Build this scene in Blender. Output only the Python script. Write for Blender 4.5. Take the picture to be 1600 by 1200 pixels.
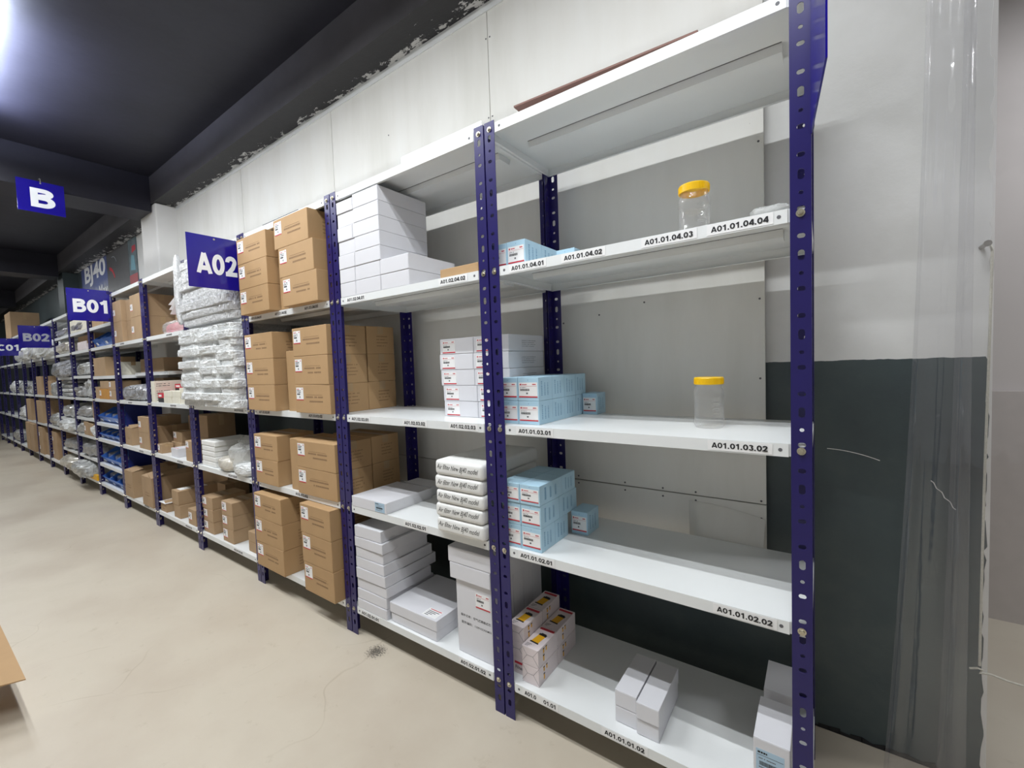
import bpy, bmesh, math, random
from mathutils import Vector, Matrix, noise

scene = bpy.context.scene
COL = scene.collection
for o in list(bpy.data.objects):
    bpy.data.objects.remove(o)

# ------------------------------------------------------------------ camera
cam_d = bpy.data.cameras.new('camera')
cam = bpy.data.objects.new('camera', cam_d)
COL.objects.link(cam)
scene.camera = cam
RT = Vector((0.80354542, 0.59409973, -0.03688179))
UP = Vector((0.00140287, 0.06007051, 0.99819315))
FW = Vector((-0.59524179, 0.80214527, -0.04743594))
m = Matrix((RT, UP, -FW)).transposed().to_4x4()
m.translation = Vector((0.0116, -1.1741, 1.2189))
cam.matrix_world = m
cam_d.sensor_fit = 'HORIZONTAL'
cam_d.sensor_width = 36.0
cam_d.lens = 685.613 / 1600 * 36.0
cam_d.shift_x = 25.976 / 1600
cam_d.shift_y = 1.485 / 1600
cam_d.clip_start = 0.02
cam_d.clip_end = 100

# ------------------------------------------------------------------ world, lights, exposure
world = bpy.data.worlds.new('world')
scene.world = world
world.use_nodes = True
bg = world.node_tree.nodes['Background']
bg.inputs[0].default_value = (1.0, 0.985, 0.95, 1)
bg.inputs[1].default_value = 0.33
scene.view_settings.view_transform = 'Standard'
scene.view_settings.look = 'None'
scene.view_settings.exposure = 0.0
scene.view_settings.gamma = 1.0
scene.view_settings.use_curve_mapping = False

P = 0.8693        # width of one rack bay
W = 0.0419        # bay end to the clear opening
WF = 0.0388       # width of a post flange
D = 0.4204        # depth of the racks
CEIL = 3.10

def lamp(name, x, y, z, lx, ly, power, rot=(0, 0, 0), col=(0.95, 0.98, 1.0)):
    ld = bpy.data.lights.new(name, 'AREA')
    ld.shape = 'RECTANGLE'
    ld.size = lx
    ld.size_y = ly
    ld.energy = power
    ld.color = col
    lo = bpy.data.objects.new(name, ld)
    lo.location = (x, y, z)
    lo.rotation_euler = rot
    COL.objects.link(lo)
    return lo

LAMP_X = (-0.35, -2.15, -3.95, -5.95, -7.95, -9.95, -11.95)
LAMP_Y = (-0.80, -1.06)
for lx in LAMP_X:
    for ly in LAMP_Y:
        lamp('tube_or_fill_light', lx, ly, 2.94, 1.15, 0.03, 21.0 if lx > -5 else 12.0)
    lamp('tube_or_fill_light', lx, -0.93 if lx != -3.95 else -0.78, 2.90, 1.15, 0.04, 42.0 if lx == -3.95 else 2.0, rot=(math.pi, 0, 0), col=(0.66, 0.74, 1.0))  # upward area light added for the tubes' spill, boosted for the ceiling glow
lamp('tube_or_fill_light', 1.5, 1.0, 2.7, 1.1, 0.05, 26.0)  # unseen lamp added to brighten the room beyond the doorway

# ------------------------------------------------------------------ materials
MATS = {}
def nt(name):
    mt = bpy.data.materials.new(name)
    mt.use_nodes = True
    n = mt.node_tree
    b = n.nodes['Principled BSDF']
    return mt, n, b

def noisenode(n, scale, detail=4, rough=0.55, coords='Object', stretch=None):
    tc = n.nodes.new('ShaderNodeTexCoord')
    mp = n.nodes.new('ShaderNodeMapping')
    if stretch: mp.inputs['Scale'].default_value = stretch
    n.links.new(tc.outputs[coords], mp.inputs[0])
    nz = n.nodes.new('ShaderNodeTexNoise')
    nz.inputs['Scale'].default_value = scale
    nz.inputs['Detail'].default_value = detail
    nz.inputs['Roughness'].default_value = rough
    n.links.new(mp.outputs[0], nz.inputs[0])
    return nz

def ramp(n, src, stops):
    r = n.nodes.new('ShaderNodeValToRGB')
    e = r.color_ramp.elements
    while len(e) < len(stops): e.new(0.5)
    for i, (p, c) in enumerate(stops):
        e[i].position = p
        e[i].color = (c[0], c[1], c[2], 1)
    n.links.new(src, r.inputs[0])
    return r

def bump(n, b, src, strength, dist=0.002):
    bp = n.nodes.new('ShaderNodeBump')
    bp.inputs['Strength'].default_value = strength
    bp.inputs['Distance'].default_value = dist
    n.links.new(src, bp.inputs['Height'])
    n.links.new(bp.outputs[0], b.inputs['Normal'])

def mat(name, col, rough=0.5, metal=0.0, vary=0.0, scale=20.0, bmp=0.0, bdist=0.002, spec=0.5, stretch=None, coat=0.0):
    if name in MATS: return MATS[name]
    mt, n, b = nt(name)
    b.inputs['Base Color'].default_value = (*col, 1)
    b.inputs['Roughness'].default_value = rough
    b.inputs['Metallic'].default_value = metal
    b.inputs['Specular IOR Level'].default_value = spec
    b.inputs['Coat Weight'].default_value = coat
    nz = noisenode(n, scale, stretch=stretch)
    v = vary if vary else 0.03
    lo = [c * (1 - v) for c in col]
    hi = [min(1, c * (1 + v)) for c in col]
    r = ramp(n, nz.outputs['Fac'], [(0.3, lo), (0.7, hi)])
    n.links.new(r.outputs[0], b.inputs['Base Color'])
    if bmp: bump(n, b, nz.outputs['Fac'], bmp, bdist)
    MATS[name] = mt
    return mt

blue_paint = mat('blue_paint', (0.014, 0.009, 0.105), 0.30, vary=0.06)
shelf_white = mat('shelf_white', (0.80, 0.82, 0.82), 0.30, vary=0.02, scale=3)
card_brown = mat('card_brown', (0.45, 0.285, 0.14), 0.72, vary=0.05, scale=6)
card_kraft = mat('card_kraft', (0.40, 0.27, 0.155), 0.75, vary=0.08, scale=6)
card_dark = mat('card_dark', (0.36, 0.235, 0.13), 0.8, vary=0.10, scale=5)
card_orange = mat('card_orange', (0.52, 0.25, 0.05), 0.7, vary=0.06)
card_white = mat('card_white', (0.70, 0.70, 0.735), 0.42, vary=0.02, scale=4)
card_cream = mat('card_cream', (0.74, 0.71, 0.60), 0.6, vary=0.05)
card_blue = mat('card_blue', (0.44, 0.65, 0.79), 0.45, vary=0.03)
card_pink = mat('card_pink', (0.74, 0.66, 0.67), 0.45, vary=0.03)
foam_white = mat('foam_white', (0.82, 0.82, 0.80), 0.55, vary=0.03, scale=12, bmp=0.15)
paper_white = mat('paper_white', (0.86, 0.86, 0.86), 0.5)
label_blue = mat('label_blue', (0.42, 0.58, 0.72), 0.4)
ink_black = mat('ink_black', (0.012, 0.012, 0.015), 0.5)
ink_grey = mat('ink_grey', (0.12, 0.12, 0.13), 0.6)
ink_brown = mat('ink_brown', (0.27, 0.165, 0.085), 0.8)
ink_blue = mat('ink_blue', (0.16, 0.34, 0.52), 0.6)
ink_red = mat('ink_red', (0.55, 0.03, 0.05), 0.5)
ink_yellow = mat('ink_yellow', (0.80, 0.42, 0.01), 0.45)
ink_white = mat('ink_white', (0.85, 0.86, 0.88), 0.5)
ink_silver = mat('ink_silver', (0.42, 0.43, 0.50), 0.35)
sign_blue = mat('sign_blue', (0.011, 0.006, 0.24), 0.15, vary=0.02, spec=0.6)
zinc = mat('zinc', (0.62, 0.58, 0.46), 0.3, metal=0.9, vary=0.1, scale=200)
lid_yellow = mat('lid_yellow', (0.85, 0.52, 0.005), 0.35)
bin_blue = mat('bin_blue', (0.045, 0.15, 0.50), 0.35)
bin_panel = mat('bin_panel', (0.008, 0.018, 0.15), 0.4)
cord_mat = mat('cord_mat', (0.62, 0.60, 0.52), 0.8, vary=0.12, scale=300)
hook_metal = mat('hook_metal', (0.4, 0.38, 0.35), 0.4, metal=0.8)
part_grey = mat('part_grey', (0.25, 0.26, 0.28), 0.35, vary=0.3, scale=30)
part_pink = mat('part_pink', (0.78, 0.20, 0.26), 0.55, vary=0.1)
lamp_white = mat('lamp_white', (0.8, 0.8, 0.8), 0.4)

def plastic_bag(name, col, rough, scale, strength, vary=0.35, transp=0.0, stretch=None):
    mt, n, b = nt(name)
    nz = noisenode(n, scale, 5, 0.6, stretch=stretch)
    nz.inputs['Distortion'].default_value = 0.9
    r = ramp(n, nz.outputs['Fac'], [(0.30, [c * (1 - vary) for c in col]), (0.62, col)])
    n.links.new(r.outputs[0], b.inputs['Base Color'])
    b.inputs['Roughness'].default_value = rough
    b.inputs['Coat Weight'].default_value = 0.6
    b.inputs['Coat Roughness'].default_value = 0.12
    bump(n, b, nz.outputs['Fac'], strength, 0.02)
    if transp:
        tr = n.nodes.new('ShaderNodeBsdfTransparent')
        mx = n.nodes.new('ShaderNodeMixShader')
        mx.inputs[0].default_value = transp
        n.links.new(b.outputs[0], mx.inputs[1])
        n.links.new(tr.outputs[0], mx.inputs[2])
        n.links.new(mx.outputs[0], n.nodes['Material Output'].inputs[0])
    return mt
bag_white = plastic_bag('bag_white', (0.88, 0.90, 0.90), 0.25, 34, 0.9, 0.08, stretch=(0.7, 1, 2.0))
bag_silver = plastic_bag('bag_silver', (0.84, 0.85, 0.86), 0.2, 44, 1.0, 0.25)
bag_grey = plastic_bag('bag_grey', (0.52, 0.53, 0.52), 0.25, 14, 0.7, 0.5)
bag_dim = plastic_bag('bag_dim', (0.36, 0.36, 0.36), 0.3, 12, 0.6, 0.55)
bag_cream = plastic_bag('bag_cream', (0.62, 0.58, 0.50), 0.3, 14, 0.7, 0.4)
bag_clear = plastic_bag('bag_clear', (0.78, 0.79, 0.77), 0.15, 18, 0.9, 0.15, transp=0.55)
bag_metal = plastic_bag('bag_metal', (0.44, 0.45, 0.48), 0.18, 20, 0.9, 0.7)

def clear(name, tint, gloss, alpha_col, bscale, bstr, veil=0.02):
    mt, n, b = nt(name)
    n.nodes.remove(b)
    tr = n.nodes.new('ShaderNodeBsdfTransparent')
    tr.inputs[0].default_value = (*tint, 1)
    gl = n.nodes.new('ShaderNodeBsdfGlossy')
    gl.inputs['Roughness'].default_value = gloss
    df = n.nodes.new('ShaderNodeBsdfDiffuse')
    df.inputs[0].default_value = (*alpha_col, 1)
    lw = n.nodes.new('ShaderNodeLayerWeight')
    lw.inputs[0].default_value = 0.5
    pw = n.nodes.new('ShaderNodeMath'); pw.operation = 'POWER'; pw.inputs[1].default_value = 3.0
    n.links.new(lw.outputs['Facing'], pw.inputs[0])
    fr = n.nodes.new('ShaderNodeMath'); fr.operation = 'MULTIPLY_ADD'; fr.inputs[1].default_value = 0.38; fr.inputs[2].default_value = 0.045
    n.links.new(pw.outputs[0], fr.inputs[0])
    fd = n.nodes.new('ShaderNodeMath'); fd.operation = 'MULTIPLY_ADD'; fd.inputs[1].default_value = 0.30; fd.inputs[2].default_value = veil
    n.links.new(pw.outputs[0], fd.inputs[0])
    nz = noisenode(n, bscale, 3)
    bp = n.nodes.new('ShaderNodeBump')
    bp.inputs['Strength'].default_value = bstr
    bp.inputs['Distance'].default_value = 0.01
    n.links.new(nz.outputs['Fac'], bp.inputs['Height'])
    n.links.new(bp.outputs[0], gl.inputs['Normal'])
    m1 = n.nodes.new('ShaderNodeMixShader')
    n.links.new(fd.outputs[0], m1.inputs[0])
    n.links.new(tr.outputs[0], m1.inputs[1])
    n.links.new(df.outputs[0], m1.inputs[2])
    m2 = n.nodes.new('ShaderNodeMixShader')
    n.links.new(fr.outputs[0], m2.inputs[0])
    n.links.new(m1.outputs[0], m2.inputs[1])
    n.links.new(gl.outputs[0], m2.inputs[2])
    n.links.new(m2.outputs[0], n.nodes['Material Output'].inputs[0])
    return mt
jar_clear = clear('jar_clear', (0.985, 0.985, 0.98), 0.06, (0.8, 0.8, 0.8), 30, 0.3, veil=0.07)
pvc_clear = clear('pvc_clear', (0.985, 0.985, 0.99), 0.06, (0.70, 0.69, 0.74), 5, 0.35, veil=0.022)

# floor: worn beige coating with faint dirt and hair cracks
def floor_mat():
    mt, n, b = nt('floor_beige')
    a = noisenode(n, 1.3, 6, 0.6)
    r = ramp(n, a.outputs['Fac'], [(0.3, (0.50, 0.43, 0.345)), (0.55, (0.57, 0.51, 0.415)), (0.75, (0.53, 0.475, 0.38))])
    d = noisenode(n, 14, 8, 0.7)
    rd = ramp(n, d.outputs['Fac'], [(0.60, (1, 1, 1)), (0.74, (0.82, 0.80, 0.76))])
    mx = n.nodes.new('ShaderNodeMix'); mx.data_type = 'RGBA'; mx.blend_type = 'MULTIPLY'
    mx.inputs[0].default_value = 0.8
    n.links.new(r.outputs[0], mx.inputs[6]); n.links.new(rd.outputs[0], mx.inputs[7])
    # hair cracks
    tc = n.nodes.new('ShaderNodeTexCoord')
    wn = n.nodes.new('ShaderNodeTexNoise'); wn.inputs['Scale'].default_value = 2.0
    n.links.new(tc.outputs['Object'], wn.inputs[0])
    add = n.nodes.new('ShaderNodeMixRGB'); add.inputs[0].default_value = 0.25
    n.links.new(tc.outputs['Object'], add.inputs[1]); n.links.new(wn.outputs['Color'], add.inputs[2])
    vo = n.nodes.new('ShaderNodeTexVoronoi'); vo.feature = 'DISTANCE_TO_EDGE'; vo.inputs['Scale'].default_value = 1.9
    n.links.new(add.outputs[0], vo.inputs[0])
    rv = ramp(n, vo.outputs['Distance'], [(0.0, (0.84, 0.82, 0.79)), (0.0022, (1, 1, 1))])
    msk = noisenode(n, 1.6, 2)
    rm = ramp(n, msk.outputs['Fac'], [(0.50, (0, 0, 0)), (0.60, (1, 1, 1))])
    mc = n.nodes.new('ShaderNodeMix'); mc.data_type = 'RGBA'; mc.blend_type = 'MULTIPLY'
    n.links.new(rm.outputs[0], mc.inputs[0])
    n.links.new(mx.outputs[2], mc.inputs[6]); n.links.new(rv.outputs[0], mc.inputs[7])
    # black scuff by the second post
    sp = n.nodes.new('ShaderNodeMapping'); sp.inputs['Location'].default_value = (1.53 * 9, 0.03 * 9, 0); sp.inputs['Scale'].default_value = (9, 9, 9)
    n.links.new(tc.outputs['Object'], sp.inputs[0])
    gr = n.nodes.new('ShaderNodeTexGradient'); gr.gradient_type = 'SPHERICAL'
    n.links.new(sp.outputs[0], gr.inputs[0])
    fn = noisenode(n, 150, 3)
    mu = n.nodes.new('ShaderNodeMath'); mu.operation = 'MULTIPLY'
    n.links.new(gr.outputs['Fac'], mu.inputs[0]); n.links.new(fn.outputs['Fac'], mu.inputs[1])
    rs = ramp(n, mu.outputs[0], [(0.30, (0, 0, 0)), (0.42, (0.85, 0.85, 0.85))])
    ms = n.nodes.new('ShaderNodeMix'); ms.data_type = 'RGBA'
    ms.inputs[7].default_value = (0.05, 0.045, 0.04, 1)
    n.links.new(rs.outputs[0], ms.inputs[0]); n.links.new(mc.outputs[2], ms.inputs[6])
    n.links.new(ms.outputs[2], b.inputs['Base Color'])
    b.inputs['Roughness'].default_value = 0.42
    rr = ramp(n, a.outputs['Fac'], [(0.3, (0.35, 0.35, 0.35)), (0.7, (0.55, 0.55, 0.55))])
    n.links.new(rr.outputs[0], b.inputs['Roughness'])
    bump(n, b, d.outputs['Fac'], 0.05, 0.003)
    return mt
M_FLOOR = floor_mat()

# two-tone wall paint: white above z = 1.19, dark green-grey below
def wall_mat():
    mt, n, b = nt('wall_two_tone')
    a = noisenode(n, 3.0, 6, 0.6)
    w = ramp(n, a.outputs['Fac'], [(0.3, (0.70, 0.70, 0.68)), (0.6, (0.79, 0.79, 0.78))])
    g = ramp(n, a.outputs['Fac'], [(0.3, (0.046, 0.060, 0.068)), (0.5, (0.058, 0.080, 0.086)), (0.72, (0.082, 0.104, 0.104))])
    tc = n.nodes.new('ShaderNodeTexCoord')
    sx = n.nodes.new('ShaderNodeSeparateXYZ'); n.links.new(tc.outputs['Object'], sx.inputs[0])
    e = noisenode(n, 25, 3)
    ad = n.nodes.new('ShaderNodeMath'); ad.operation = 'MULTIPLY_ADD'; ad.inputs[1].default_value = 0.008
    n.links.new(e.outputs['Fac'], ad.inputs[0]); n.links.new(sx.outputs['Z'], ad.inputs[2])
    gt = n.nodes.new('ShaderNodeMath'); gt.operation = 'GREATER_THAN'; gt.inputs[1].default_value = 1.195
    n.links.new(ad.outputs[0], gt.inputs[0])
    mx = n.nodes.new('ShaderNodeMix'); mx.data_type = 'RGBA'
    n.links.new(gt.outputs[0], mx.inputs[0]); n.links.new(g.outputs[0], mx.inputs[6]); n.links.new(w.outputs[0], mx.inputs[7])
    n.links.new(mx.outputs[2], b.inputs['Base Color'])
    b.inputs['Roughness'].default_value = 0.45
    f = noisenode(n, 9, 7, 0.65)
    bump(n, b, f.outputs['Fac'], 0.22, 0.010)
    return mt
M_WALL = wall_mat()

def board_mat():
    mt, n, b = nt('wall_board_white')
    a = noisenode(n, 2.0, 5, 0.6, stretch=(1.6, 1, 0.28))
    w = ramp(n, a.outputs['Fac'], [(0.32, (0.72, 0.71, 0.66)), (0.5, (0.80, 0.79, 0.75)), (0.68, (0.83, 0.83, 0.80))])
    s = noisenode(n, 90, 2)
    rs = ramp(n, s.outputs['Fac'], [(0.76, (1, 1, 1)), (0.80, (0.45, 0.43, 0.40))])
    mx = n.nodes.new('ShaderNodeMix'); mx.data_type = 'RGBA'; mx.blend_type = 'MULTIPLY'; mx.inputs[0].default_value = 0.6
    n.links.new(w.outputs[0], mx.inputs[6]); n.links.new(rs.outputs[0], mx.inputs[7])
    n.links.new(mx.outputs[2], b.inputs['Base Color'])
    b.inputs['Roughness'].default_value = 0.6
    bump(n, b, a.outputs['Fac'], 0.08, 0.01)
    return mt
M_BOARD = board_mat()

M_CEIL = mat('ceiling_black', (0.019, 0.0185, 0.026), 0.45, spec=0.3, vary=0.18, scale=2.5, bmp=0.25, bdist=0.02)
M_BEAMF = mat('beam_face_lit', (0.060, 0.057, 0.062), 0.55, vary=0.2, scale=4, bmp=0.2, bdist=0.01)  # beam face lightened, its light put into the colour
def peel_mat():
    mt, n, b = nt('beam_peeling_shade')
    f = noisenode(n, 16, 8, 0.72, stretch=(0.6, 1.4, 1))
    tc = n.nodes.new('ShaderNodeTexCoord'); sx = n.nodes.new('ShaderNodeSeparateXYZ')
    n.links.new(tc.outputs['Object'], sx.inputs[0])
    mr = n.nodes.new('ShaderNodeMapRange')
    mr.inputs['From Min'].default_value = 0.38; mr.inputs['From Max'].default_value = 0.50
    mr.inputs['To Min'].default_value = -0.12; mr.inputs['To Max'].default_value = 0.09
    n.links.new(sx.outputs['Y'], mr.inputs[0])
    ad = n.nodes.new('ShaderNodeMath'); ad.operation = 'ADD'
    n.links.new(f.outputs['Fac'], ad.inputs[0]); n.links.new(mr.outputs[0], ad.inputs[1])
    r = ramp(n, ad.outputs[0], [(0.575, (0.017, 0.016, 0.018)), (0.59, (0.55, 0.54, 0.52))])  # underside base darkened as painted shade; the pale flakes are peeling paint
    n.links.new(r.outputs[0], b.inputs['Base Color'])
    b.inputs['Roughness'].default_value = 0.6
    bump(n, b, f.outputs['Fac'], 0.3, 0.01)
    return mt
M_PEEL = peel_mat()
M_PIER = mat('pier_white', (0.80, 0.79, 0.77), 0.6, vary=0.03, scale=4, bmp=0.1, bdist=0.01)
M_BACKROOM = mat('backroom_grey', (0.58, 0.54, 0.53), 0.6, vary=0.05, scale=2)
M_GREEN = mat('dark_green_wall', (0.045, 0.062, 0.066), 0.5, vary=0.15, scale=3)

# ------------------------------------------------------------------ mesh helpers
class MB:
    def __init__(s): s.v = []; s.f = []; s.m = []
    def quad(s, a, b, c, d, m=0):
        i = len(s.v); s.v += [a, b, c, d]; s.f.append((i, i + 1, i + 2, i + 3)); s.m.append(m)
    def poly(s, pts, m=0):
        i = len(s.v); s.v += list(pts); s.f.append(tuple(range(i, i + len(pts)))); s.m.append(m)
    def box(s, x0, x1, y0, y1, z0, z1, m=0, M=None):
        i = len(s.v)
        p = [(x0, y0, z0), (x1, y0, z0), (x1, y1, z0), (x0, y1, z0), (x0, y0, z1), (x1, y0, z1), (x1, y1, z1), (x0, y1, z1)]
        if M is not None: p = [tuple(M @ Vector(q)) for q in p]
        s.v += p
        for q in ((0, 3, 2, 1), (4, 5, 6, 7), (0, 1, 5, 4), (1, 2, 6, 5), (2, 3, 7, 6), (3, 0, 4, 7)):
            s.f.append(tuple(i + k for k in q)); s.m.append(m)
    def prism(s, poly, y0, y1, m=0, axis='y'):
        # poly in (u, v): axis y -> (x, z); axis x -> (y, z); axis z -> (x, y)
        n = len(poly); i = len(s.v)
        def pt(u, v, t):
            return {'y': (u, t, v), 'x': (t, u, v), 'z': (u, v, t)}[axis]
        s.v += [pt(u, v, y0) for u, v in poly] + [pt(u, v, y1) for u, v in poly]
        s.f.append(tuple(range(i, i + n))); s.m.append(m)
        s.f.append(tuple(range(i + 2 * n - 1, i + n - 1, -1))); s.m.append(m)
        for k in range(n):
            s.f.append((i + k, i + n + k, i + n + (k + 1) % n, i + (k + 1) % n)); s.m.append(m)
    def cyl(s, c, r, h, axis='z', n=12, m=0, r2=None):
        r2 = r if r2 is None else r2
        i = len(s.v)
        for (rr, t) in ((r, 0), (r2, h)):
            for k in range(n):
                a = 2 * math.pi * k / n
                u, v = rr * math.cos(a), rr * math.sin(a)
                p = {'z': (u, v, t), 'y': (u, t, v), 'x': (t, u, v)}[axis]
                s.v.append((c[0] + p[0], c[1] + p[1], c[2] + p[2]))
        s.f.append(tuple(range(i, i + n))); s.m.append(m)
        s.f.append(tuple(range(i + 2 * n - 1, i + n - 1, -1))); s.m.append(m)
        for k in range(n):
            s.f.append((i + k, i + n + k, i + n + (k + 1) % n, i + (k + 1) % n)); s.m.append(m)
    def tube(s, pts, r, n=8, m=0):
        i0 = len(s.v); pts = [Vector(p) for p in pts]
        for k, p in enumerate(pts):
            t = (pts[min(k + 1, len(pts) - 1)] - pts[max(k - 1, 0)]).normalized()
            a = t.orthogonal().normalized() if k == 0 else (a - t * a.dot(t)).normalized()
            b = t.cross(a)
            for j in range(n):
                th = 2 * math.pi * j / n
                s.v.append(tuple(p + (a * math.cos(th) + b * math.sin(th)) * r))
        for k in range(len(pts) - 1):
            for j in range(n):
                q = i0 + k * n
                s.f.append((q + j, q + (j + 1) % n, q + n + (j + 1) % n, q + n + j)); s.m.append(m)
        s.f.append(tuple(i0 + j for j in range(n - 1, -1, -1))); s.m.append(m)
        q = i0 + (len(pts) - 1) * n
        s.f.append(tuple(q + j for j in range(n))); s.m.append(m)
    def mesh(s, name, mats, fix=True, smooth=False):
        me = bpy.data.meshes.new(name)
        me.from_pydata([tuple(v) for v in s.v], [], s.f)
        for mt in mats: me.materials.append(mt)
        for p, mi in zip(me.polygons, s.m):
            p.material_index = mi; p.use_smooth = smooth
        if fix:
            bm = bmesh.new(); bm.from_mesh(me)
            bmesh.ops.recalc_face_normals(bm, faces=bm.faces)
            bm.to_mesh(me); bm.free()
        me.update()
        return me
    def build(s, name, mats, parent=None, loc=None, **k):
        if not isinstance(mats, (list, tuple)): mats = [mats]
        return link(name, s.mesh(name, mats, **k), parent, loc)

def link(name, me, parent=None, loc=None, rz=0):
    o = bpy.data.objects.new(name, me)
    COL.objects.link(o)
    if parent is not None: o.parent = parent
    if loc is not None: o.location = loc
    if rz: o.rotation_euler = (0, 0, rz)
    return o

def tag(o, label=None, cat=None, group=None, kind=None):
    if label: o['label'] = label
    if cat: o['category'] = cat
    if group: o['group'] = group
    if kind: o['kind'] = kind
    return o

def empty(name, loc=(0, 0, 0)):
    o = bpy.data.objects.new(name, None)
    o.empty_display_size = 0.05
    o.location = loc
    COL.objects.link(o)
    return o

def copy_tree(o, parent=None):
    c = o.copy(); COL.objects.link(c); c.parent = parent
    for ch in o.children: copy_tree(ch, c)
    return c

def bevel(o, w, seg=1):
    md = o.modifiers.new('bevel', 'BEVEL'); md.width = w; md.segments = seg; md.limit_method = 'ANGLE'
    return o

ORD = ['bottom', 'second', 'third', 'fourth', 'fifth', 'sixth', 'seventh', 'eighth', 'ninth', 'tenth', 'eleventh', 'twelfth', 'thirteenth']
def tier(k, n):
    if n == 1: return 'only one'
    if k == n - 1: return 'topmost'
    if k == 0: return 'lowest'
    return ORD[k] + ' from the bottom'

# text as mesh lying in the XZ plane, facing -Y, origin at its centre
TXT = {}
def text_mesh(s, width=None, height=None, bold=0.0, mt=ink_black, depth=0.0004):
    key = (s, width, height, bold, mt.name)
    if key in TXT: return TXT[key]
    cu = bpy.data.curves.new('writing', 'FONT')
    cu.body = s; cu.size = 1.0; cu.offset = bold; cu.extrude = 0.0
    cu.resolution_u = 4
    ob = bpy.data.objects.new('writing', cu)
    COL.objects.link(ob)
    bpy.context.view_layer.update()
    dg = bpy.context.evaluated_depsgraph_get()
    me = bpy.data.meshes.new_from_object(ob.evaluated_get(dg))
    bpy.data.objects.remove(ob)
    xs = [v.co.x for v in me.vertices]; ys = [v.co.y for v in me.vertices]
    w0, h0 = max(xs) - min(xs), max(ys) - min(ys)
    cx, cy = (max(xs) + min(xs)) / 2, (max(ys) + min(ys)) / 2
    sx = width / w0 if width else None
    sy = height / h0 if height else None
    if sx is None: sx = sy
    if sy is None: sy = sx
    bm = bmesh.new(); bm.from_mesh(me)
    for v in bm.verts:
        v.co = Vector(((v.co.x - cx) * sx, 0, (v.co.y - cy) * sy))
    bmesh.ops.recalc_face_normals(bm, faces=bm.faces)
    bm.to_mesh(me); bm.free()
    me.materials.clear(); me.materials.append(mt)
    me.name = 'writing'
    TXT[key] = me
    return me

# bold sans letters and digits built from strokes: used for the signs and the shelf labels
def arcp(cx, cy, rx, ry, a0, a1, n=14):
    return [(cx + rx * math.cos(math.radians(a0 + (a1 - a0) * k / n)), cy + ry * math.sin(math.radians(a0 + (a1 - a0) * k / n))) for k in range(n + 1)]
def glyph(ch, t):
    h = t / 2
    if ch == '0': return [arcp(0.33, 0.5, 0.33 - h, 0.5 - h, 0, 360, 28)], 0.70
    if ch == '1': return [[(0.36, 0), (0.36, 1.0)], [(0.36, 0.94 - h * 0.5), (0.24, 0.80), (0.08, 0.72)]], 0.66
    if ch == '2': return [arcp(0.32, 0.71, 0.31 - h, 0.29 - h, 185, -30, 18) + [(0.40, 0.42), (0.12, h)], [(0.0, h), (0.64, h)]], 0.70
    if ch == '3': return [arcp(0.31, 0.745, 0.28 - h, 0.255 - h, 165, -90, 16), arcp(0.31, 0.28, 0.31 - h, 0.28 - h, 90, -165, 18)], 0.70
    if ch == '4': return [[(0.48, 0), (0.48, 1.0)], [(0.44, 0.96), (0.07, 0.30)], [(0.0, 0.28), (0.64, 0.28)]], 0.70
    if ch == 'A': return [[(0.09, 0), (0.39, 0.97)], [(0.39, 0.97), (0.69, 0)], [(0.20, 0.27), (0.58, 0.27)]], 0.80
    if ch == 'B': return [[(h + 0.03, 0), (h + 0.03, 1)], [(0.06, 1 - h), (0.42, 1 - h)] + arcp(0.42, 0.755, 0.24 - h * 0.6, 0.245 - h, 90, -90, 12) + [(0.06, 0.51)],
                          [(0.06, 0.51), (0.42, 0.51)] + arcp(0.42, (0.51 + h) / 2, 0.28 - h * 0.6, (0.51 - h) / 2, 90, -90, 12) + [(0.06, h)]], 0.78
    if ch == 'C': return [arcp(0.40, 0.5, 0.40 - h, 0.5 - h, 48, 312, 26)], 0.78
    if ch == '.': return [[(0.10, 0), (0.10, t)]], 0.30
    return [], 0.4
GL = {}
def letters(s, width, height, t=0.20, mt=ink_black):
    key = (s, width, height, t, mt.name)
    if key in GL: return GL[key]
    q = MB(); x = 0
    for ch in s:
        strokes, adv = glyph(ch, t)
        for pl in strokes:
            n = len(pl); L = []; R_ = []
            closed = math.hypot(pl[0][0] - pl[-1][0], pl[0][1] - pl[-1][1]) < 1e-6
            for k in range(n):
                pa = pl[k - 1] if k > 0 else (pl[-2] if closed else pl[k])
                pb = pl[k + 1] if k < n - 1 else (pl[1] if closed else pl[k])
                dx, dy = pb[0] - pa[0], pb[1] - pa[1]; l = math.hypot(dx, dy) or 1
                nx, ny = -dy / l * t / 2, dx / l * t / 2
                L.append((x + pl[k][0] + nx, pl[k][1] + ny)); R_.append((x + pl[k][0] - nx, pl[k][1] - ny))
            for k in range(n - 1):
                cl = lambda p: (p[0], 0, min(1.0, max(0.0, p[1])))
                q.quad(*[(p[0], -6e-6 * len(q.f), p[2]) for p in (cl(L[k]), cl(L[k + 1]), cl(R_[k + 1]), cl(R_[k]))])
        x += adv
    x0 = min(v[0] for v in q.v); x1 = max(v[0] for v in q.v)
    q.v = [((v[0] - (x0 + x1) / 2) / (x1 - x0) * width, v[1], (v[2] - 0.5) * height) for v in q.v]
    me = q.mesh('writing', [mt]); GL[key] = me
    return me

# ------------------------------------------------------------------ the setting
def struct(name, mb, mats, **k):
    o = mb.build(name, mats, **k); tag(o, kind='structure'); return o

b = MB(); b.box(-24, 4, -5.0, 3.0, -0.05, 0.0); tag(b.build('floor', M_FLOOR), kind='structure')
b = MB(); b.box(-24, 4, -5.0, 3.0, CEIL, CEIL + 0.1); tag(b.build('ceiling', M_CEIL), kind='structure')
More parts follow.
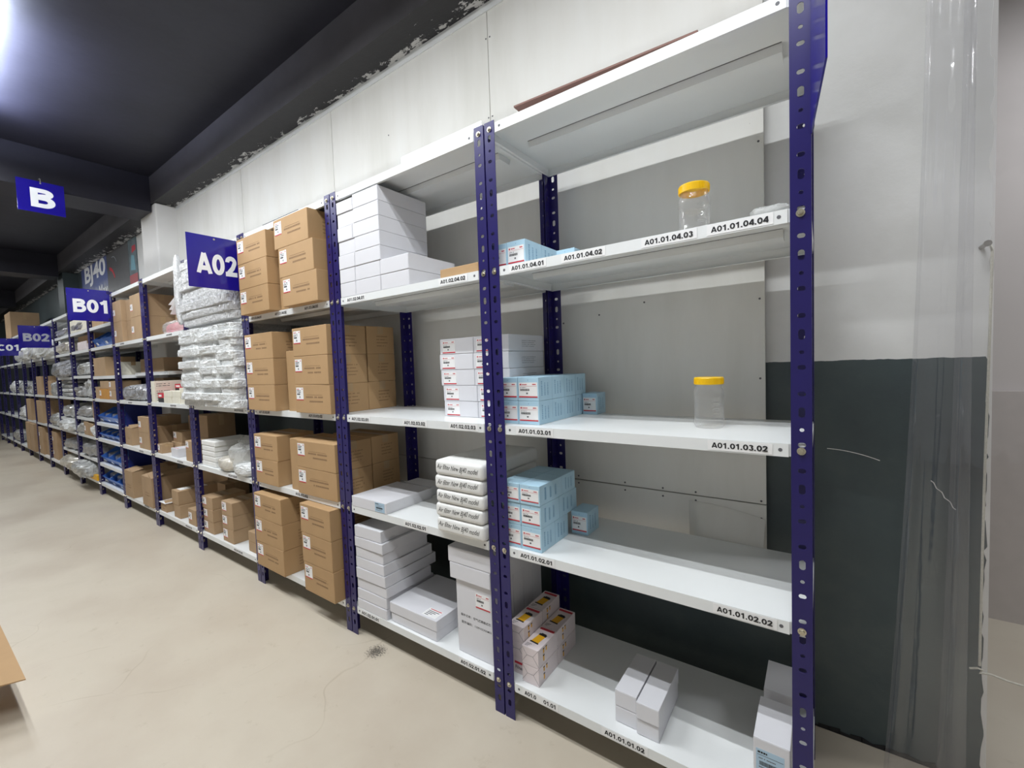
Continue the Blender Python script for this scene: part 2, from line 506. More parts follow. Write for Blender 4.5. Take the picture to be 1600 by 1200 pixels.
# rear wall with the doorway beyond x = 0.38
b = MB(); b.box(-24, 0.375, 0.535, 0.75, 0.0, 2.85)
wall = struct('wall_back', b, M_WALL)
# broken plaster along the end of the wall, jagged black base line
b = MB()
rnd = random.Random(4)
outl = []
z = 0.0
while z < 2.8:
    outl.append((0.3745 - rnd.uniform(0.002, 0.011), z)); z += rnd.uniform(0.012, 0.05)
for (xa, za), (xb, zb) in zip(outl[:-1], outl[1:]):
    b.prism([(0.376, za), (xa, za), (xb, zb), (0.376, zb)], 0.5335, 0.5362, 0)
b.build('plaster_edge', M_PIER, parent=wall)
b = MB()
x = -0.05
for k in range(16):
    w = 0.03
    b.prism([(x, 0.0005), (x + w, 0.0005), (x + w, rnd.uniform(0.006, 0.02)), (x, rnd.uniform(0.006, 0.02))], 0.5325, 0.536, 0)
    x += w * 0.9
b.build('base_line', ink_black, parent=wall)
b = MB()
pts = []
for k in range(15):
    t = k / 14
    pts.append((0.028 + 0.125 * t, 0.5345, 0.917 - 0.002 * t - 0.024 * t * t))
b.tube(pts, 0.0012, 5); b.build('scratch', M_PIER, parent=wall)
b = MB()
pts = [(0.262 + 0.05 * k / 9, 0.5345, 0.845 - 0.075 * k / 9 + 0.004 * math.sin(k * 2.1)) for k in range(10)]
b.tube(pts, 0.0013, 5); b.build('scratch', M_PIER, parent=wall)

# white wall boards screwed over the wall behind the racks
def board(x0, x1, z0, z1, name):
    bb = MB(); bb.box(x0, x1, 0.50, 0.512, z0, z1)
    return struct(name, bb, M_BOARD)
bd = []
bd.append(board(-1.2005, -0.133, 0.722, 2.85, 'trim_1'))
bd.append(board(-2.42, -1.2045, 0.722, 2.85, 'trim_2'))
bd.append(board(-3.64, -2.424, 1.22, 2.85, 'trim_3'))
bd.append(board(-4.998, -3.644, 1.22, 2.85, 'trim_4'))
bd.append(board(-1.2005, -0.133, 0.50, 0.718, 'trim_5'))
bd.append(board(-2.42, -1.2045, 0.50, 0.718, 'trim_6'))
def screws(parent, pts):
    s = MB(); s.cyl((0, -0.0015, 0), 0.0035, 0.0015, 'y', 8); me = s.mesh('screw', [ink_grey])
    for x, z in pts: link('screw', me, parent, (x, 0.5, z))
screws(bd[0], [(-0.81, 0.735), (-0.61, 0.733), (-0.465, 0.731), (-0.35, 0.732), (-0.147, 0.731), (-0.147, 1.14), (-0.147, 1.4), (-0.147, 1.9),
               (-0.52, 1.43), (-0.70, 1.40), (-0.86, 1.38), (-1.19, 2.35), (-1.19, 2.7), (-1.195, 2.1)])
screws(bd[4], [(-0.81, 0.705), (-0.61, 0.703), (-0.465, 0.701), (-0.35, 0.702), (-0.147, 0.672)])
screws(bd[1], [(-1.212, 2.35), (-1.212, 2.7), (-1.8, 2.2), (-1.9, 2.5), (-2.2, 2.3)])
# metal strip at the head of the boards
b = MB(); b.box(-4.998, 0.37, 0.494, 0.4995, 2.815, 2.8499); struct('trim_7', b, shelf_white)
# loose lower board corner that bulges out behind the lowest open bay
b = MB()
n1, n2 = 16, 10
grid = []
for i in range(n1 + 1):
    for j in range(n2 + 1):
        u, v = i / n1, j / n2
        x = -0.372 + 0.236 * u
        zt = 0.700 - 0.030 * u * u
        z = 0.52 + (zt - 0.52) * v
        k = math.sin(min(1, u * 4.5) * math.pi / 2)
        y = 0.4985 - 0.066 * k * math.sin(min(1.0, (1 - v) * 1.5) * math.pi / 2) - 0.001
        grid.append((x, y, z))
for off in (0, 0.0012):
    base = len(b.v)
    b.v += [(p[0], p[1] + off, p[2]) for p in grid]
    for i in range(n1):
        for j in range(n2):
            q = base + i * (n2 + 1) + j
            b.f.append((q, q + 1, q + n2 + 2, q + n2 + 1)); b.m.append(0)
o = b.build('trim_8', M_BOARD, smooth=True); tag(o, kind='structure')

# beams, pier
b = MB(); b.box(-24, 4, 0.32, 0.75, 2.8502, CEIL - 0.0005)
for f, i in zip(range(6), (1, 0, 0, 0, 0, 0)): b.m[f] = i
o = b.build('ceiling_beam', [M_BEAMF, M_PEEL]); tag(o, kind='structure')
for X in (-5.45, -9.6, -13.8, -18):
    b = MB(); b.box(X, X + 0.38, -5.0, 0.3195, 2.775, CEIL - 0.0005); tag(b.build('ceiling_beam', M_CEIL), kind='structure')
b = MB(); b.box(-5.43, -5.0, 0.33, 0.5345, 0.0, 2.8495); o = b.build('wall_pier', M_PIER); tag(o, kind='structure'); bevel(o, 0.012, 2)
b = MB(); b.box(-9.58, -9.2, 0.36, 0.5345, 0.0, 2.849); o = b.build('wall_pier', M_GREEN); tag(o, kind='structure')
b = MB(); b.box(-24.0, -23.9, -5.0, 3, 0, CEIL); struct('wall_left', b, M_GREEN)
b = MB(); b.box(0.2, 4, 1.7, 1.8, 0, CEIL); struct('wall_right', b, M_BACKROOM)
b = MB(); b.box(0.52, 1.9, 1.66, 1.699, 0.0, 1.02); struct('trim_9', b, mat('backroom_panel', (0.50, 0.455, 0.44), 0.6, vary=0.04))

b = MB(); b.box(-8.955, -5.44, 0.527, 0.5345, 0.0, 1.895); struct('wall_back', b, M_GREEN)
b = MB(); b.box(-24, -8.96, 0.527, 0.5345, 0.0, 2.849); struct('wall_back', b, M_GREEN)
# posters on the wall beyond the pier
def poster(name, x0, x1, z0, z1, bgm, shapes, label):
    pb = MB(); pb.box(x0, x1, 0.526, 0.5345, z0, z1, 0)
    mats = [bgm]
    for pts, mt in shapes:
        if mt not in mats: mats.append(mt)
        pb.prism([(x0 + (x1 - x0) * u, z0 + (z1 - z0) * v) for u, v in pts], 0.5245, 0.5262, mats.index(mt))
    o = pb.build(name, mats)
    tag(o, label, 'poster', 'large posters high on the far wall')
    return o
def sand_mat():
    mt, n, bb = nt('poster_sand_sky')
    tc = n.nodes.new('ShaderNodeTexCoord'); sx = n.nodes.new('ShaderNodeSeparateXYZ')
    n.links.new(tc.outputs['Generated'], sx.inputs[0])
    nz = noisenode(n, 6, 4)
    ad = n.nodes.new('ShaderNodeMath'); ad.operation = 'MULTIPLY_ADD'; ad.inputs[1].default_value = 0.35
    n.links.new(nz.outputs['Fac'], ad.inputs[0]); n.links.new(sx.outputs['Z'], ad.inputs[2])
    r = ramp(n, ad.outputs[0], [(0.45, (0.44, 0.40, 0.30)), (0.68, (0.36, 0.37, 0.38)), (0.85, (0.09, 0.12, 0.30))])
    n.links.new(r.outputs[0], bb.inputs['Base Color'])
    return mt
ps = poster('poster', -8.95, -7.585, 1.9, 2.86, sand_mat(), [], 'sand and sky poster reading BJ40, leftmost of the three wall posters')
link('writing', text_mesh('BJ40', width=1.10, height=0.30, bold=0.03, mt=ink_white), ps, (-8.2, 0.5235, 2.70))
link('writing', text_mesh('-Max', width=0.52, height=0.17, mt=ink_white), ps, (-7.86, 0.5235, 2.42))
arc = lambda cx, cz, r1, r2, a0, a1, n=12: [(cx + r1 * math.cos(a0 + (a1 - a0) * k / n), cz + r1 * math.sin(a0 + (a1 - a0) * k / n)) for k in range(n + 1)] + [(cx + r2 * math.cos(a1 - (a1 - a0) * k / n), cz + r2 * math.sin(a1 - (a1 - a0) * k / n)) for k in range(n + 1)]
poster('poster', -7.578, -6.66, 1.9, 2.86, mat('poster_grey', (0.10, 0.10, 0.105), 0.4, vary=0.1),
       [(arc(0.1, 0.5, 0.26, 0.30, 0.5, 1.5), ink_red), (arc(0.52, 0.33, 0.11, 0.075, 0, 6.283, 18), ink_silver), ([(0.80, 0.30), (0.92, 0.30), (0.88, 0.40)], ink_silver),
        ([(0.18, 0.44), (0.30, 0.44), (0.30, 0.48), (0.18, 0.48)], ink_grey), (arc(0.3, 0.72, 0.2, 0.19, 0.6, 1.8), ink_silver)],
       'dark grey poster with a red arc, middle of the three wall posters')
poster('poster', -6.655, -6.36, 1.9, 2.86, mat('poster_teal', (0.13, 0.18, 0.20), 0.4, vary=0.4, scale=8),
       [([(0, 0), (1, 0), (1, 0.56), (0, 0.56)], mat('poster_red', (0.38, 0.07, 0.08), 0.5)), (arc(0.55, 0.74, 0.0, 0.22, 0.0, 6.28, 10)[:11] and [(0.2, 0.62), (0.8, 0.6), (0.7, 0.78), (0.35, 0.8)], mat('poster_cyan', (0.16, 0.36, 0.44), 0.5)), ([(0.45, 0.82), (0.95, 0.84), (0.9, 0.9), (0.5, 0.9)], ink_red)],
       'narrow teal and red poster beside the white pier')

# ------------------------------------------------------------------ racks
def hole_loop(cx, cz, w, h, n=12):
    # rounded slot outline
    r = min(w, h) / 2
    pts = []
    for k in range(n):
        a = 2 * math.pi * (k + 0.5) / n
        ux, uz = math.cos(a), math.sin(a)
        ox = (w / 2 - r) * (1 if ux > 0 else -1)
        oz = (h / 2 - r) * (1 if uz > 0 else -1)
        pts.append((cx + ox + r * ux, cz + oz + r * uz))
    return pts
def cell_ring(x0, x1, z0, z1, loop):
    cx = sum(p[0] for p in loop) / len(loop); cz = sum(p[1] for p in loop) / len(loop)
    out = []
    for (px, pz) in loop:
        dx, dz = px - cx, pz - cz
        t = min(((x1 if dx > 0 else x0) - cx) / dx if abs(dx) > 1e-9 else 1e9, ((z1 if dz > 0 else z0) - cz) / dz if abs(dz) > 1e-9 else 1e9)
        out.append((cx + dx * t, cz + dz * t))
    return out
PAT = [(0.0, 0.0125, 0.023), (0.24, 0.015, 0.0105), (0.58, 0.015, 0.0105), (0.775, 0.009, 0.0085)]
PER = 0.172
def flange(mb, H, place, phase):
    """perforated strip; place(u, z, t) -> 3D, u across 0..W, t thickness 0..1"""
    hs = []
    k = -1
    while k * PER < H:
        for f, w, h in PAT:
            z = (k + f) * PER + phase
            if 0.02 < z < H - 0.02: hs.append((z, w, h))
        k += 1
    hs.sort()
    edges = [0.0] + [(hs[i][0] + hs[i + 1][0]) / 2 for i in range(len(hs) - 1)] + [H]
    for (z, w, h), z0, z1 in zip(hs, edges[:-1], edges[1:]):
        loop = hole_loop(WF * 0.48, z, w, h)
        ring = cell_ring(0, WF, z0, z1, loop)
        n = len(loop); c0x, c0z = WF * 0.48, z
        ang = lambda p: math.atan2(p[1] - c0z, p[0] - c0x)
        corners = [(ang(p), p) for p in ((0, z0), (WF, z0), (WF, z1), (0, z1))]
        for t in (0, 1):
            for k in range(n):
                a, b2 = ring[k], ring[(k + 1) % n]
                a0 = ang(a); a1 = (ang(b2) - a0) % (2 * math.pi)
                mid = sorted(((ca - a0) % (2 * math.pi), p) for ca, p in corners)
                pts = [place(*a, t)] + [place(*p, t) for da, p in mid if 1e-6 < da < a1 - 1e-6]
                pts += [place(*b2, t), place(*loop[(k + 1) % n], t), place(*loop[k], t)]
                if t: pts.reverse()
                mb.poly(pts)
        for k in range(n):
            mb.quad(place(*loop[k], 0), place(*loop[(k + 1) % n], 0), place(*loop[(k + 1) % n], 1), place(*loop[k], 1))
    for u in (0, WF):
        mb.quad(place(u, 0, 0), place(u, H, 0), place(u, H, 1), place(u, 0, 1))
    for z in (0, H):
        mb.quad(place(0, z, 0), place(WF, z, 0), place(WF, z, 1), place(0, z, 1))
def post_mesh(sx, sy):
    """sx=+1: corner at x=0 and flange towards +x; sy=+1: flange towards +y"""
    mb = MB(); T = 0.002
    flange(mb, 2.0, lambda u, z, t: (sx * u, sy * t * T, z), 0.055)
    flange(mb, 1.999, lambda u, z, t: (sx * t * T, sy * (u + 0.0005), z), 0.055)
    return mb.mesh('post', [blue_paint], fix=False)
POST = {(a, c): post_mesh(a, c) for a in (1, -1) for c in (1, -1)}
LIP = 0.029
def shelf_mesh():
    mb = MB(); x0, x1 = 0.004, P - 0.004; y0, y1 = 0.0035, D - 0.0035; t = 0.0012
    mb.box(x0, x1, y0, y1, -t, 0)
    mb.box(x0 + W, x1 - W, 0.0, 0.0034, -LIP, 0)                 # front lip between the posts
    mb.box(x0, x1, y0, y0 + t, -LIP, -t - 0.0001)
    mb.box(x0 + W, x1 - W, 0.0, 0.012, -LIP - 0.001, -LIP)
    mb.box(x0, x1, y1 - t, y1, -LIP, -t - 0.0001)
    mb.box(x0, x1, y1 - 0.010, y1, -LIP - 0.001, -LIP)
    for a in (x0, x1 - t):
        mb.box(a, a + t, y0 + t, y1 - t, -LIP, -t - 0.0001)
    mb.box(x0, x0 + 0.008, y0, y1, -LIP - 0.001, -LIP); mb.box(x1 - 0.008, x1, y0, y1, -LIP - 0.001, -LIP)
    # stiffening channel under the middle
    mb.prism([(0.17, -t), (0.176, -0.021), (0.240, -0.021), (0.246, -t)], x0 + 0.06, x1 - 0.06, 0, 'x')
    mb.box(x0 + 0.06, x1 - 0.06, 0.1665, 0.1695, -0.0019, -0.0013, 1)
    # small punched holes in the lip
    for xx in (x0 + W + 0.016, x1 - W - 0.016):
        mb.cyl((xx, -0.0004, -LIP / 2), 0.0042, 0.0004, 'y', 12, 1)
    return mb.mesh('shelf', [shelf_white, ink_grey])
SHELF = shelf_mesh()
def bolt_mesh():
    mb = MB()
    mb.cyl((0, -0.0015, 0), 0.0085, 0.0015, 'y', 14); mb.cyl((0, -0.0062, 0), 0.0048, 0.0047, 'y', 6, r2=0.006)
    mb.cyl((0, -0.0075, 0), 0.0028, 0.0015, 'y', 8)
    return mb.mesh('bolt', [zinc])
BOLT = bolt_mesh()
Z0 = {1: 0.1345, 2: 0.604, 3: 1.0155, 4: 1.535, 5: 1.990}
BAYNAME = ['nearest', 'second', 'third', 'fourth', 'fifth', 'sixth', 'seventh', 'eighth', 'ninth', 'tenth', 'eleventh', 'twelfth', 'thirteenth', 'fourteenth', 'fifteenth', 'sixteenth']
CONT = ['with two yellow-lidded jars', 'holding white boxes and handwritten packs', 'full of brown cartons', 'holding crinkled plastic bags',
        'with small cream boxes', 'with a dark blue side panel', 'with blue bins', 'with bagged parts past the blue bins',
        'heaped with grey bags', 'beside the B02 sign', 'beyond the B02 sign', 'with tall cartons before the C01 sign', 'next to the C01 sign',
        'just past the C01 sign', 'far away by the left picture edge', 'at the left picture edge']
LEV = {5: [('x', 1.262, 0.14)], 6: [('x', 1.245, 0), ('x', 0.345, 0), ('x', 0.77, 0), ('x', 1.742, 0)], 7: [('x', 1.26, 0), ('x', 0.365, 0), ('x', 0.797, 0), ('x', 1.742, 0)], 8: [('x', 0.365, 0), ('x', 0.757, 0), ('x', 1.25, 0), ('x', 1.745, 0)]}
def rack(k):
    r = empty('shelving_rack', (-(k + 1) * P, 0, 0))
    tag(r, '%s blue steel shelving bay from the camera, %s' % (BAYNAME[k], CONT[k]) if k else 'nearest blue and white steel shelving bay, ' + CONT[0], 'shelving rack', 'steel shelving bays along the wall')
    for sx, x in ((1, 0.0028), (-1, P - 0.0028)):
        for sy, y in ((1, 0), (-1, D)):
            link('post', POST[(sx, sy)], r, (x, y, 0))
    for L in range(1, 6):
        s = link('shelf', SHELF, r, (0, 0, Z0[L]))
        if k < 9:
            for x in (0.0225, P - 0.0225):
                link('bolt', BOLT, r, (x, -0.0003, Z0[L] - LIP / 2))
        for (u, l, xc, s_txt) in TAGS:
            if u == k and l == L:
                q = MB(); q.box(-0.068, 0.068, -0.0009, -0.0002, -0.0125, 0.0125, 0)
                me = q.mesh('location_label', [paper_white])
                lb = link('location_label', me, s, (xc + (k + 1) * P, 0, -LIP / 2))
                lb['label'] = 'white strip reading ' + s_txt
                if s_txt == 'A01.01.01.01':
                    ta = letters('A01.0', 0.045, 0.0135)
                    tb = letters('01.01', 0.044, 0.0135)
                    for tm, dx in ((ta, -0.036), (tb, 0.036)):
                        bmx = bmesh.new(); bmx.from_mesh(me); n0 = len(bmx.faces); bmx.from_mesh(tm)
                        bmx.verts.ensure_lookup_table(); bmx.faces.ensure_lookup_table()
                        vs = set(v for f in bmx.faces[n0:] for v in f.verts)
                        for v in vs: v.co += Vector((dx, -0.0011, 0))
                        for f in bmx.faces[n0:]: f.material_index = 1
                        bmx.to_mesh(me); bmx.free()
                else:
                    tm = letters(s_txt, 0.118, 0.0135)
                    bmx = bmesh.new(); bmx.from_mesh(me); n0 = len(bmx.faces); bmx.from_mesh(tm)
                    bmx.verts.ensure_lookup_table(); bmx.faces.ensure_lookup_table()
                    vs = set(v for f in bmx.faces[n0:] for v in f.verts)
                    for v in vs: v.co += Vector((0, -0.0011, 0))
                    for f in bmx.faces[n0:]: f.material_index = 1
                    bmx.to_mesh(me); bmx.free()
                me.materials.append(ink_black)
    for (_, z, dy) in LEV.get(k, []):
        s = link('shelf', SHELF, r, (0, dy, z))
        if dy: s.scale = (1, (D - dy) / D, 1)
    if k == 5:
        q = MB(); q.box(0.0045, 0.0058, 0.046, 0.374, 0.15, 1.0)
        q.build('side_panel', bin_panel, parent=r)
    if k in (4, 6):
        q = MB(); q.box(P - 0.0058, P - 0.0045, 0.046, 0.374, 0.15, 1.0)
    return r
TAGS = [(0, 4, -0.72, 'A01.01.04.01'), (0, 4, -0.533, 'A01.01.04.02'), (0, 4, -0.298, 'A01.01.04.03'), (0, 4, -0.140, 'A01.01.04.04'),
        (0, 3, -0.714, 'A01.01.03.01'), (0, 3, -0.145, 'A01.01.03.02'), (0, 2, -0.723, 'A01.01.02.01'), (0, 2, -0.138, 'A01.01.02.02'),
        (0, 1, -0.726, 'A01.01.01.01'), (0, 1, -0.445, 'A01.01.01.02'),
        (1, 4, -1.588, 'A01.02.04.01'), (1, 4, -1.03, 'A01.02.04.02'), (1, 3, -1.60, 'A01.02.03.01'), (1, 3, -1.258, 'A01.02.03.02'), (1, 3, -1.01, 'A01.02.03.03'),
        (1, 2, -1.28, 'A01.02.02.01'), (1, 1, -1.60, 'A01.02.01.01'), (1, 1, -1.008, 'A01.02.01.02'),
        (2, 4, -2.475, 'A01.03.04.01'), (2, 4, -2.213, 'A01.03.04.02'), (2, 4, -1.93, 'A01.03.04.03'), (2, 3, -2.45, 'A01.03.03.01'), (2, 3, -1.946, 'A01.03.03.02'),
        (2, 2, -2.113, 'A02.03.02'), (3, 4, -2.81, 'A02.01.04.02'), (3, 2, -2.90, 'A02.01.02.01'), (3, 1, -2.89, 'A02.01.01.01'), (3, 4, -3.33, 'A02.01.04.01'), (3, 3, -2.76, 'A02.01.03.02'),
        (4, 4, -3.80, 'A02.02.04.01'), (4, 3, -3.82, 'A02.02.03.01'), (4, 2, -3.76, 'A02.02.02.01'), (4, 1, -3.68, 'A02.02.01.01'),
        (5, 4, -4.95, 'A02.03.04.01'), (5, 3, -4.85, 'A02.03.03.01'), (5, 2, -4.64, 'A02.03.02.01'), (5, 1, -4.60, 'A02.03.01.01')]
for k in range(16): rack(k)

# ------------------------------------------------------------------ aisle signs (blue plates standing out from the posts)
def sign(X, y0, y1, z0, z1, s, label, textmat=ink_white, hook=False, tw=0.80, th=0.36, rz=0):
    r = empty('aisle_sign', (X, (y0 + y1) / 2, z0)); r.rotation_euler = (0, 0, rz)
    w, h = y1 - y0, z1 - z0
    q = MB(); q.box(-0.0015, 0.0015, -w / 2, w / 2, 0, h)
    pl = q.build('sign_plate', sign_blue, parent=r)
    tm = letters(s, w * tw, h * th, 0.22, textmat)
    for sgn in (1,):
        t = link('writing', tm, pl, (sgn * 0.0019, w * 0.03, h * 0.47))
        t.rotation_euler = (0, 0, math.pi / 2 * sgn)
    q = MB(); q.cyl((-0.003, 0, h - 0.014), 0.005, 0.006, 'x', 10); q.build('rivet', zinc, parent=r)
    if hook:
        q = MB(); q.tube([(0.0, 0.0, h - 0.012), (0.006, 0.0, h + 0.004), (0.004, 0, h + 0.02), (-0.02, 0, h + 0.03), (-0.055, 0, h + 0.032)], 0.003, 6)
        q.build('hook', hook_metal, parent=r)
    else:
        q = MB(); q.box(0.0015, 0.004, w / 2 - 0.02, w / 2 + 0.02, h - 0.03, h - 0.006); q.box(0.0015, 0.004, w / 2 - 0.02, w / 2 + 0.02, 0.006, 0.03)
        q.build('bracket', blue_paint, parent=r)
    tag(r, label, 'sign', 'blue aisle signs')
    return r
sign(0.0085, -0.283, -0.003, 1.68, 1.96, 'A01', 'dark blue sign plate seen edge-on at the top of the nearest right-hand post', rz=0.082)
sign(-3 * P, -0.266, -0.003, 1.68, 1.957, 'A02', 'blue sign plate reading A02 beside the upper brown cartons', tw=0.76, th=0.40)
sign(-6 * P, -0.292, -0.003, 1.736, 2.016, 'B01', 'blue sign plate reading B01 in front of the posters', tw=0.80, th=0.42)
sign(-9 * P, -0.305, -0.02, 1.632, 1.905, 'B02', 'blue sign plate reading B02 with dull grey letters', textmat=ink_silver)
sign(-12 * P, -0.295, -0.003, 1.64, 1.915, 'C01', 'blue sign plate reading C01 at the left picture edge')
sign(-4.985, -0.563, -0.292, 2.556, 2.804, 'B', 'blue square sign with a big B hanging from the ceiling beam', hook=True, tw=0.52, th=0.60)

# ------------------------------------------------------------------ boxes
def dashes(q, x0, x1, z, h, m, rnd, y=-0.0004, axis='y', gap=0.25):
    x = x0
    while x < x1:
        w = rnd.uniform(0.6, 1.4) * h
        if rnd.random() > gap:
            xx = min(x + w, x1)
            q.box(x, xx, y, y + 0.0003, z, z + h, m)
        x += w + h * 0.25
def sticker_mesh(w, h, style, seed=0):
    """sticker lying against a front face, origin at its lower left, facing -Y"""
    rnd = random.Random(seed)
    q = MB(); q.box(0, w, -0.0004, 0, 0, h, 0)
    y = -0.0007
    if style == 'red':
        q.box(0.0 * w, w, y, y + 0.0003, 0.0, 0.085 * h, 1)
        q.box(0.06 * w, 0.14 * w, y, y + 0.0003, 0.82 * h, 0.92 * h, 1)
        dashes(q, 0.18 * w, 0.44 * w, 0.84 * h, 0.055 * h, 1, rnd, y, gap=0)
        dashes(q, 0.74 * w, 0.92 * w, 0.84 * h, 0.07 * h, 1, rnd, y, gap=0)
        q.box(0.04 * w, 0.96 * w, y, y + 0.0003, 0.755 * h, 0.765 * h, 1)
        x = 0.08 * w
        while x < 0.58 * w:
            a = rnd.uniform(0.006, 0.02) * w
            q.box(x, x + a, y, y + 0.0003, 0.44 * h, 0.58 * h, 2); x += a + rnd.uniform(0.006, 0.014) * w
        dashes(q, 0.08 * w, 0.4 * w, 0.64 * h, 0.035 * h, 3, rnd, y)
        q.box(0.40 * w, 0.49 * w, y, y + 0.0003, 0.23 * h, 0.33 * h, 3)
    elif style == 'carton':
        q.box(0, w, y, y + 0.0003, 0, 0.07 * h, 1)
        q.box(0.80 * w, 0.90 * w, y, y + 0.0003, 0.84 * h, 0.92 * h, 1)
        dashes(q, 0.08 * w, 0.42 * w, 0.85 * h, 0.05 * h, 1, rnd, y, gap=0)
        for zz in (0.72, 0.60):
            dashes(q, 0.08 * w, 0.62 * w, zz * h, 0.07 * h, 3, rnd, y, gap=0.1)
        x = 0.10 * w
        while x < 0.52 * w:
            a = rnd.uniform(0.008, 0.024) * w
            q.box(x, x + a, y, y + 0.0003, 0.42 * h, 0.54 * h, 2); x += a + rnd.uniform(0.008, 0.016) * w
        q.box(0.42 * w, 0.54 * w, y, y + 0.0003, 0.18 * h, 0.32 * h, 3)
    elif style == 'blue':
        q.box(0.04 * w, 0.96 * w, y, y + 0.0003, 0.76 * h, 0.775 * h, 3)
        dashes(q, 0.06 * w, 0.4 * w, 0.84 * h, 0.07 * h, 2, rnd, y, gap=0)
        x = 0.12 * w
        while x < 0.80 * w:
            a = rnd.uniform(0.006, 0.02) * w
            q.box(x, x + a, y, y + 0.0003, 0.36 * h, 0.52 * h, 2); x += a + rnd.uniform(0.006, 0.014) * w
        for zz in (0.62, 0.26, 0.16):
            dashes(q, 0.10 * w, 0.7 * w, zz * h, 0.035 * h, 3, rnd, y)
    return q.mesh('sticker', [label_blue if style == 'blue' else paper_white, ink_red, ink_black, ink_grey])
STK = {}
def sticker(parent, w, h, style, x, y, z, name='sticker', seed=0):
    key = (round(w, 4), round(h, 4), style, seed % 3)
    if key not in STK: STK[key] = sticker_mesh(w, h, style, seed % 3)
    return link(name, STK[key], parent, (x, y, z))

BOXM = {}
def box_thing(name, x0, x1, y0, y1, z0, z1, mt, rz=0, bev=None):
    if bev is None: bev = 0.0028 if name == 'cardboard_carton' else 0.0016
    """closed carton as a mesh with its origin at the middle of its base; shallow grooves where flaps meet"""
    w, d, h = x1 - x0, y1 - y0, z1 - z0
    key = (round(w, 4), round(d, 4), round(h, 4), mt.name, bev)
    if key not in BOXM:
        q = MB(); q.box(-w / 2, w / 2, -d / 2, d / 2, 0, h)
        me = q.mesh(name, [mt])
        bm = bmesh.new(); bm.from_mesh(me)
        bmesh.ops.bevel(bm, geom=list(bm.edges), offset=bev, segments=2, profile=0.6, affect='EDGES')
        bm.to_mesh(me); bm.free()
        BOXM[key] = me
    return link(name, BOXM[key], None, ((x0 + x1) / 2, (y0 + y1) / 2, z0 + 0.0003), rz)
def tuck(o, w, d, h, mt, seed=0):
    q = MB(); g = 0.002
    q.box(-w / 2 + g, w / 2 - g, -d / 2 - 0.0008, -d / 2 - 0.0001, g, h - g * 1.2)
    f = q.build('tuck_flap', mt, parent=o); return f

def marks(parent, w, d, h, mt=ink_brown, side=True, front=True, seed=0, z=0.45):
    if side and front:
        marks(parent, w, d, h, mt, False, True, seed, z)
        return marks(parent, w, d, h, mt, True, False, seed, z)
    if not (side or front): return None
    rnd = random.Random(seed)
    key = ('marks', round(w, 3), round(d, 3), round(h, 3), mt.name, side, front, seed % 4, z)
    if key not in STK:
        q = MB()
        if front:
            q.box(-0.16 * w, 0.28 * w, -d / 2 - 0.0004, -d / 2 - 0.0001, z * h + 0.19 * h, z * h + 0.20 * h, 0)
            for k, (a, c) in enumerate(((-0.18, 0.30), (-0.08, 0.30))):
                dashes(q, a * w, c * w, z * h + 0.09 * h - k * 0.15 * h, 0.055 * h, 0, rnd, -d / 2 - 0.0004, gap=0.05)
        if side:
            Mx = Matrix.Rotation(math.pi / 2, 4, 'Z')
            for k in range(4):
                q2 = MB(); dashes(q2, -0.15 * d, (0.25 - 0.05 * (k % 2)) * d, 0.62 * h - k * 0.115 * h, 0.035 * h, 0, rnd, 0, gap=0.1)
                for i in range(0, len(q2.v), 8):
                    base = len(q.v)
                    q.v += [(-v[1] + w / 2 + 0.0004, v[0], v[2]) for v in q2.v[i:i + 8]]
                q.f += [tuple(len(q.v) - len(q2.v) + t for t in f) for f in q2.f]; q.m += q2.m
        STK[key] = q.mesh('printed_text', [mt])
    return link('printed_text', STK[key], parent)

def tape(parent, w, d, h, mt=None):
    q = MB(); q.box(-w / 2, w / 2, -0.018, 0.018, h + 0.0001, h + 0.0004); q.box(w / 2 + 0.0001, w / 2 + 0.0004, -0.018, 0.018, h * 0.72, h)
    return q.build('tape', mt or mat('tape_tan', (0.42, 0.29, 0.16), 0.3), parent=parent)

rj = random.Random(11)
# --- third bay: brown cartons
def brown(x0, x1, y0, y1, z0, z1, label, seed, stk=True, rz=0, group='labelled brown cartons in the third bay', mt=card_brown, sstyle='carton', top_left=True, side=True):
    o = box_thing('cardboard_carton', x0, x1, y0, y1, z0, z1, mt, rz)
    w, d, h = x1 - x0, y1 - y0, z1 - z0
    if stk:
        sw = min(0.062, w * 0.3); sh = min(0.062, h * 0.46)
        sticker(o, sw, sh, sstyle, -w / 2 + 0.012, -d / 2 - 0.0001, h - sh - 0.014, 'shipping_sticker', seed)
    marks(o, w, d, h, seed=seed, front=stk, side=side)
    tape(o, w, d, h)
    tag(o, label, 'box', group)
    return o
def stack(xs, y0, y1, z0, h, n, where, seed, **k):
    out = []
    for i in range(n):
        x0, x1 = xs[i] if isinstance(xs, list) else xs
        out.append(brown(x0, x1, y0, y1, z0 + i * h, z0 + (i + 1) * h - 0.0006, 'brown carton, %s in the %s' % (tier(i, n).replace('second from the bottom', 'middle one') if n == 3 else tier(i, n), where), seed + i, rz=rj.uniform(-0.012, 0.012), **k))
    return out
stack((-2.535, -2.225), -0.052, 0.16, Z0[4], 0.1345, 3, 'left stack beside the A02 sign', 1)
stack([(-2.10, -1.80), (-2.118, -1.818), (-2.15, -1.85)], -0.045, 0.17, Z0[4], 0.1415, 3, 'right stack on the A01.03.04 shelf', 4)
brown(-2.205, -2.135, 0.0, 0.20, Z0[4], 1.80, 'narrow brown carton on end between the two upper stacks beside the sign', 7, stk=False, side=False)
stack((-2.562, -2.26), -0.031, 0.18, Z0[3], 0.138, 3, 'left stack on the A01.03.03 shelf', 8)
stack((-2.085, -1.790), -0.018, 0.195, Z0[3], 0.138, 3, 'right front stack on the A01.03.03 shelf', 11)
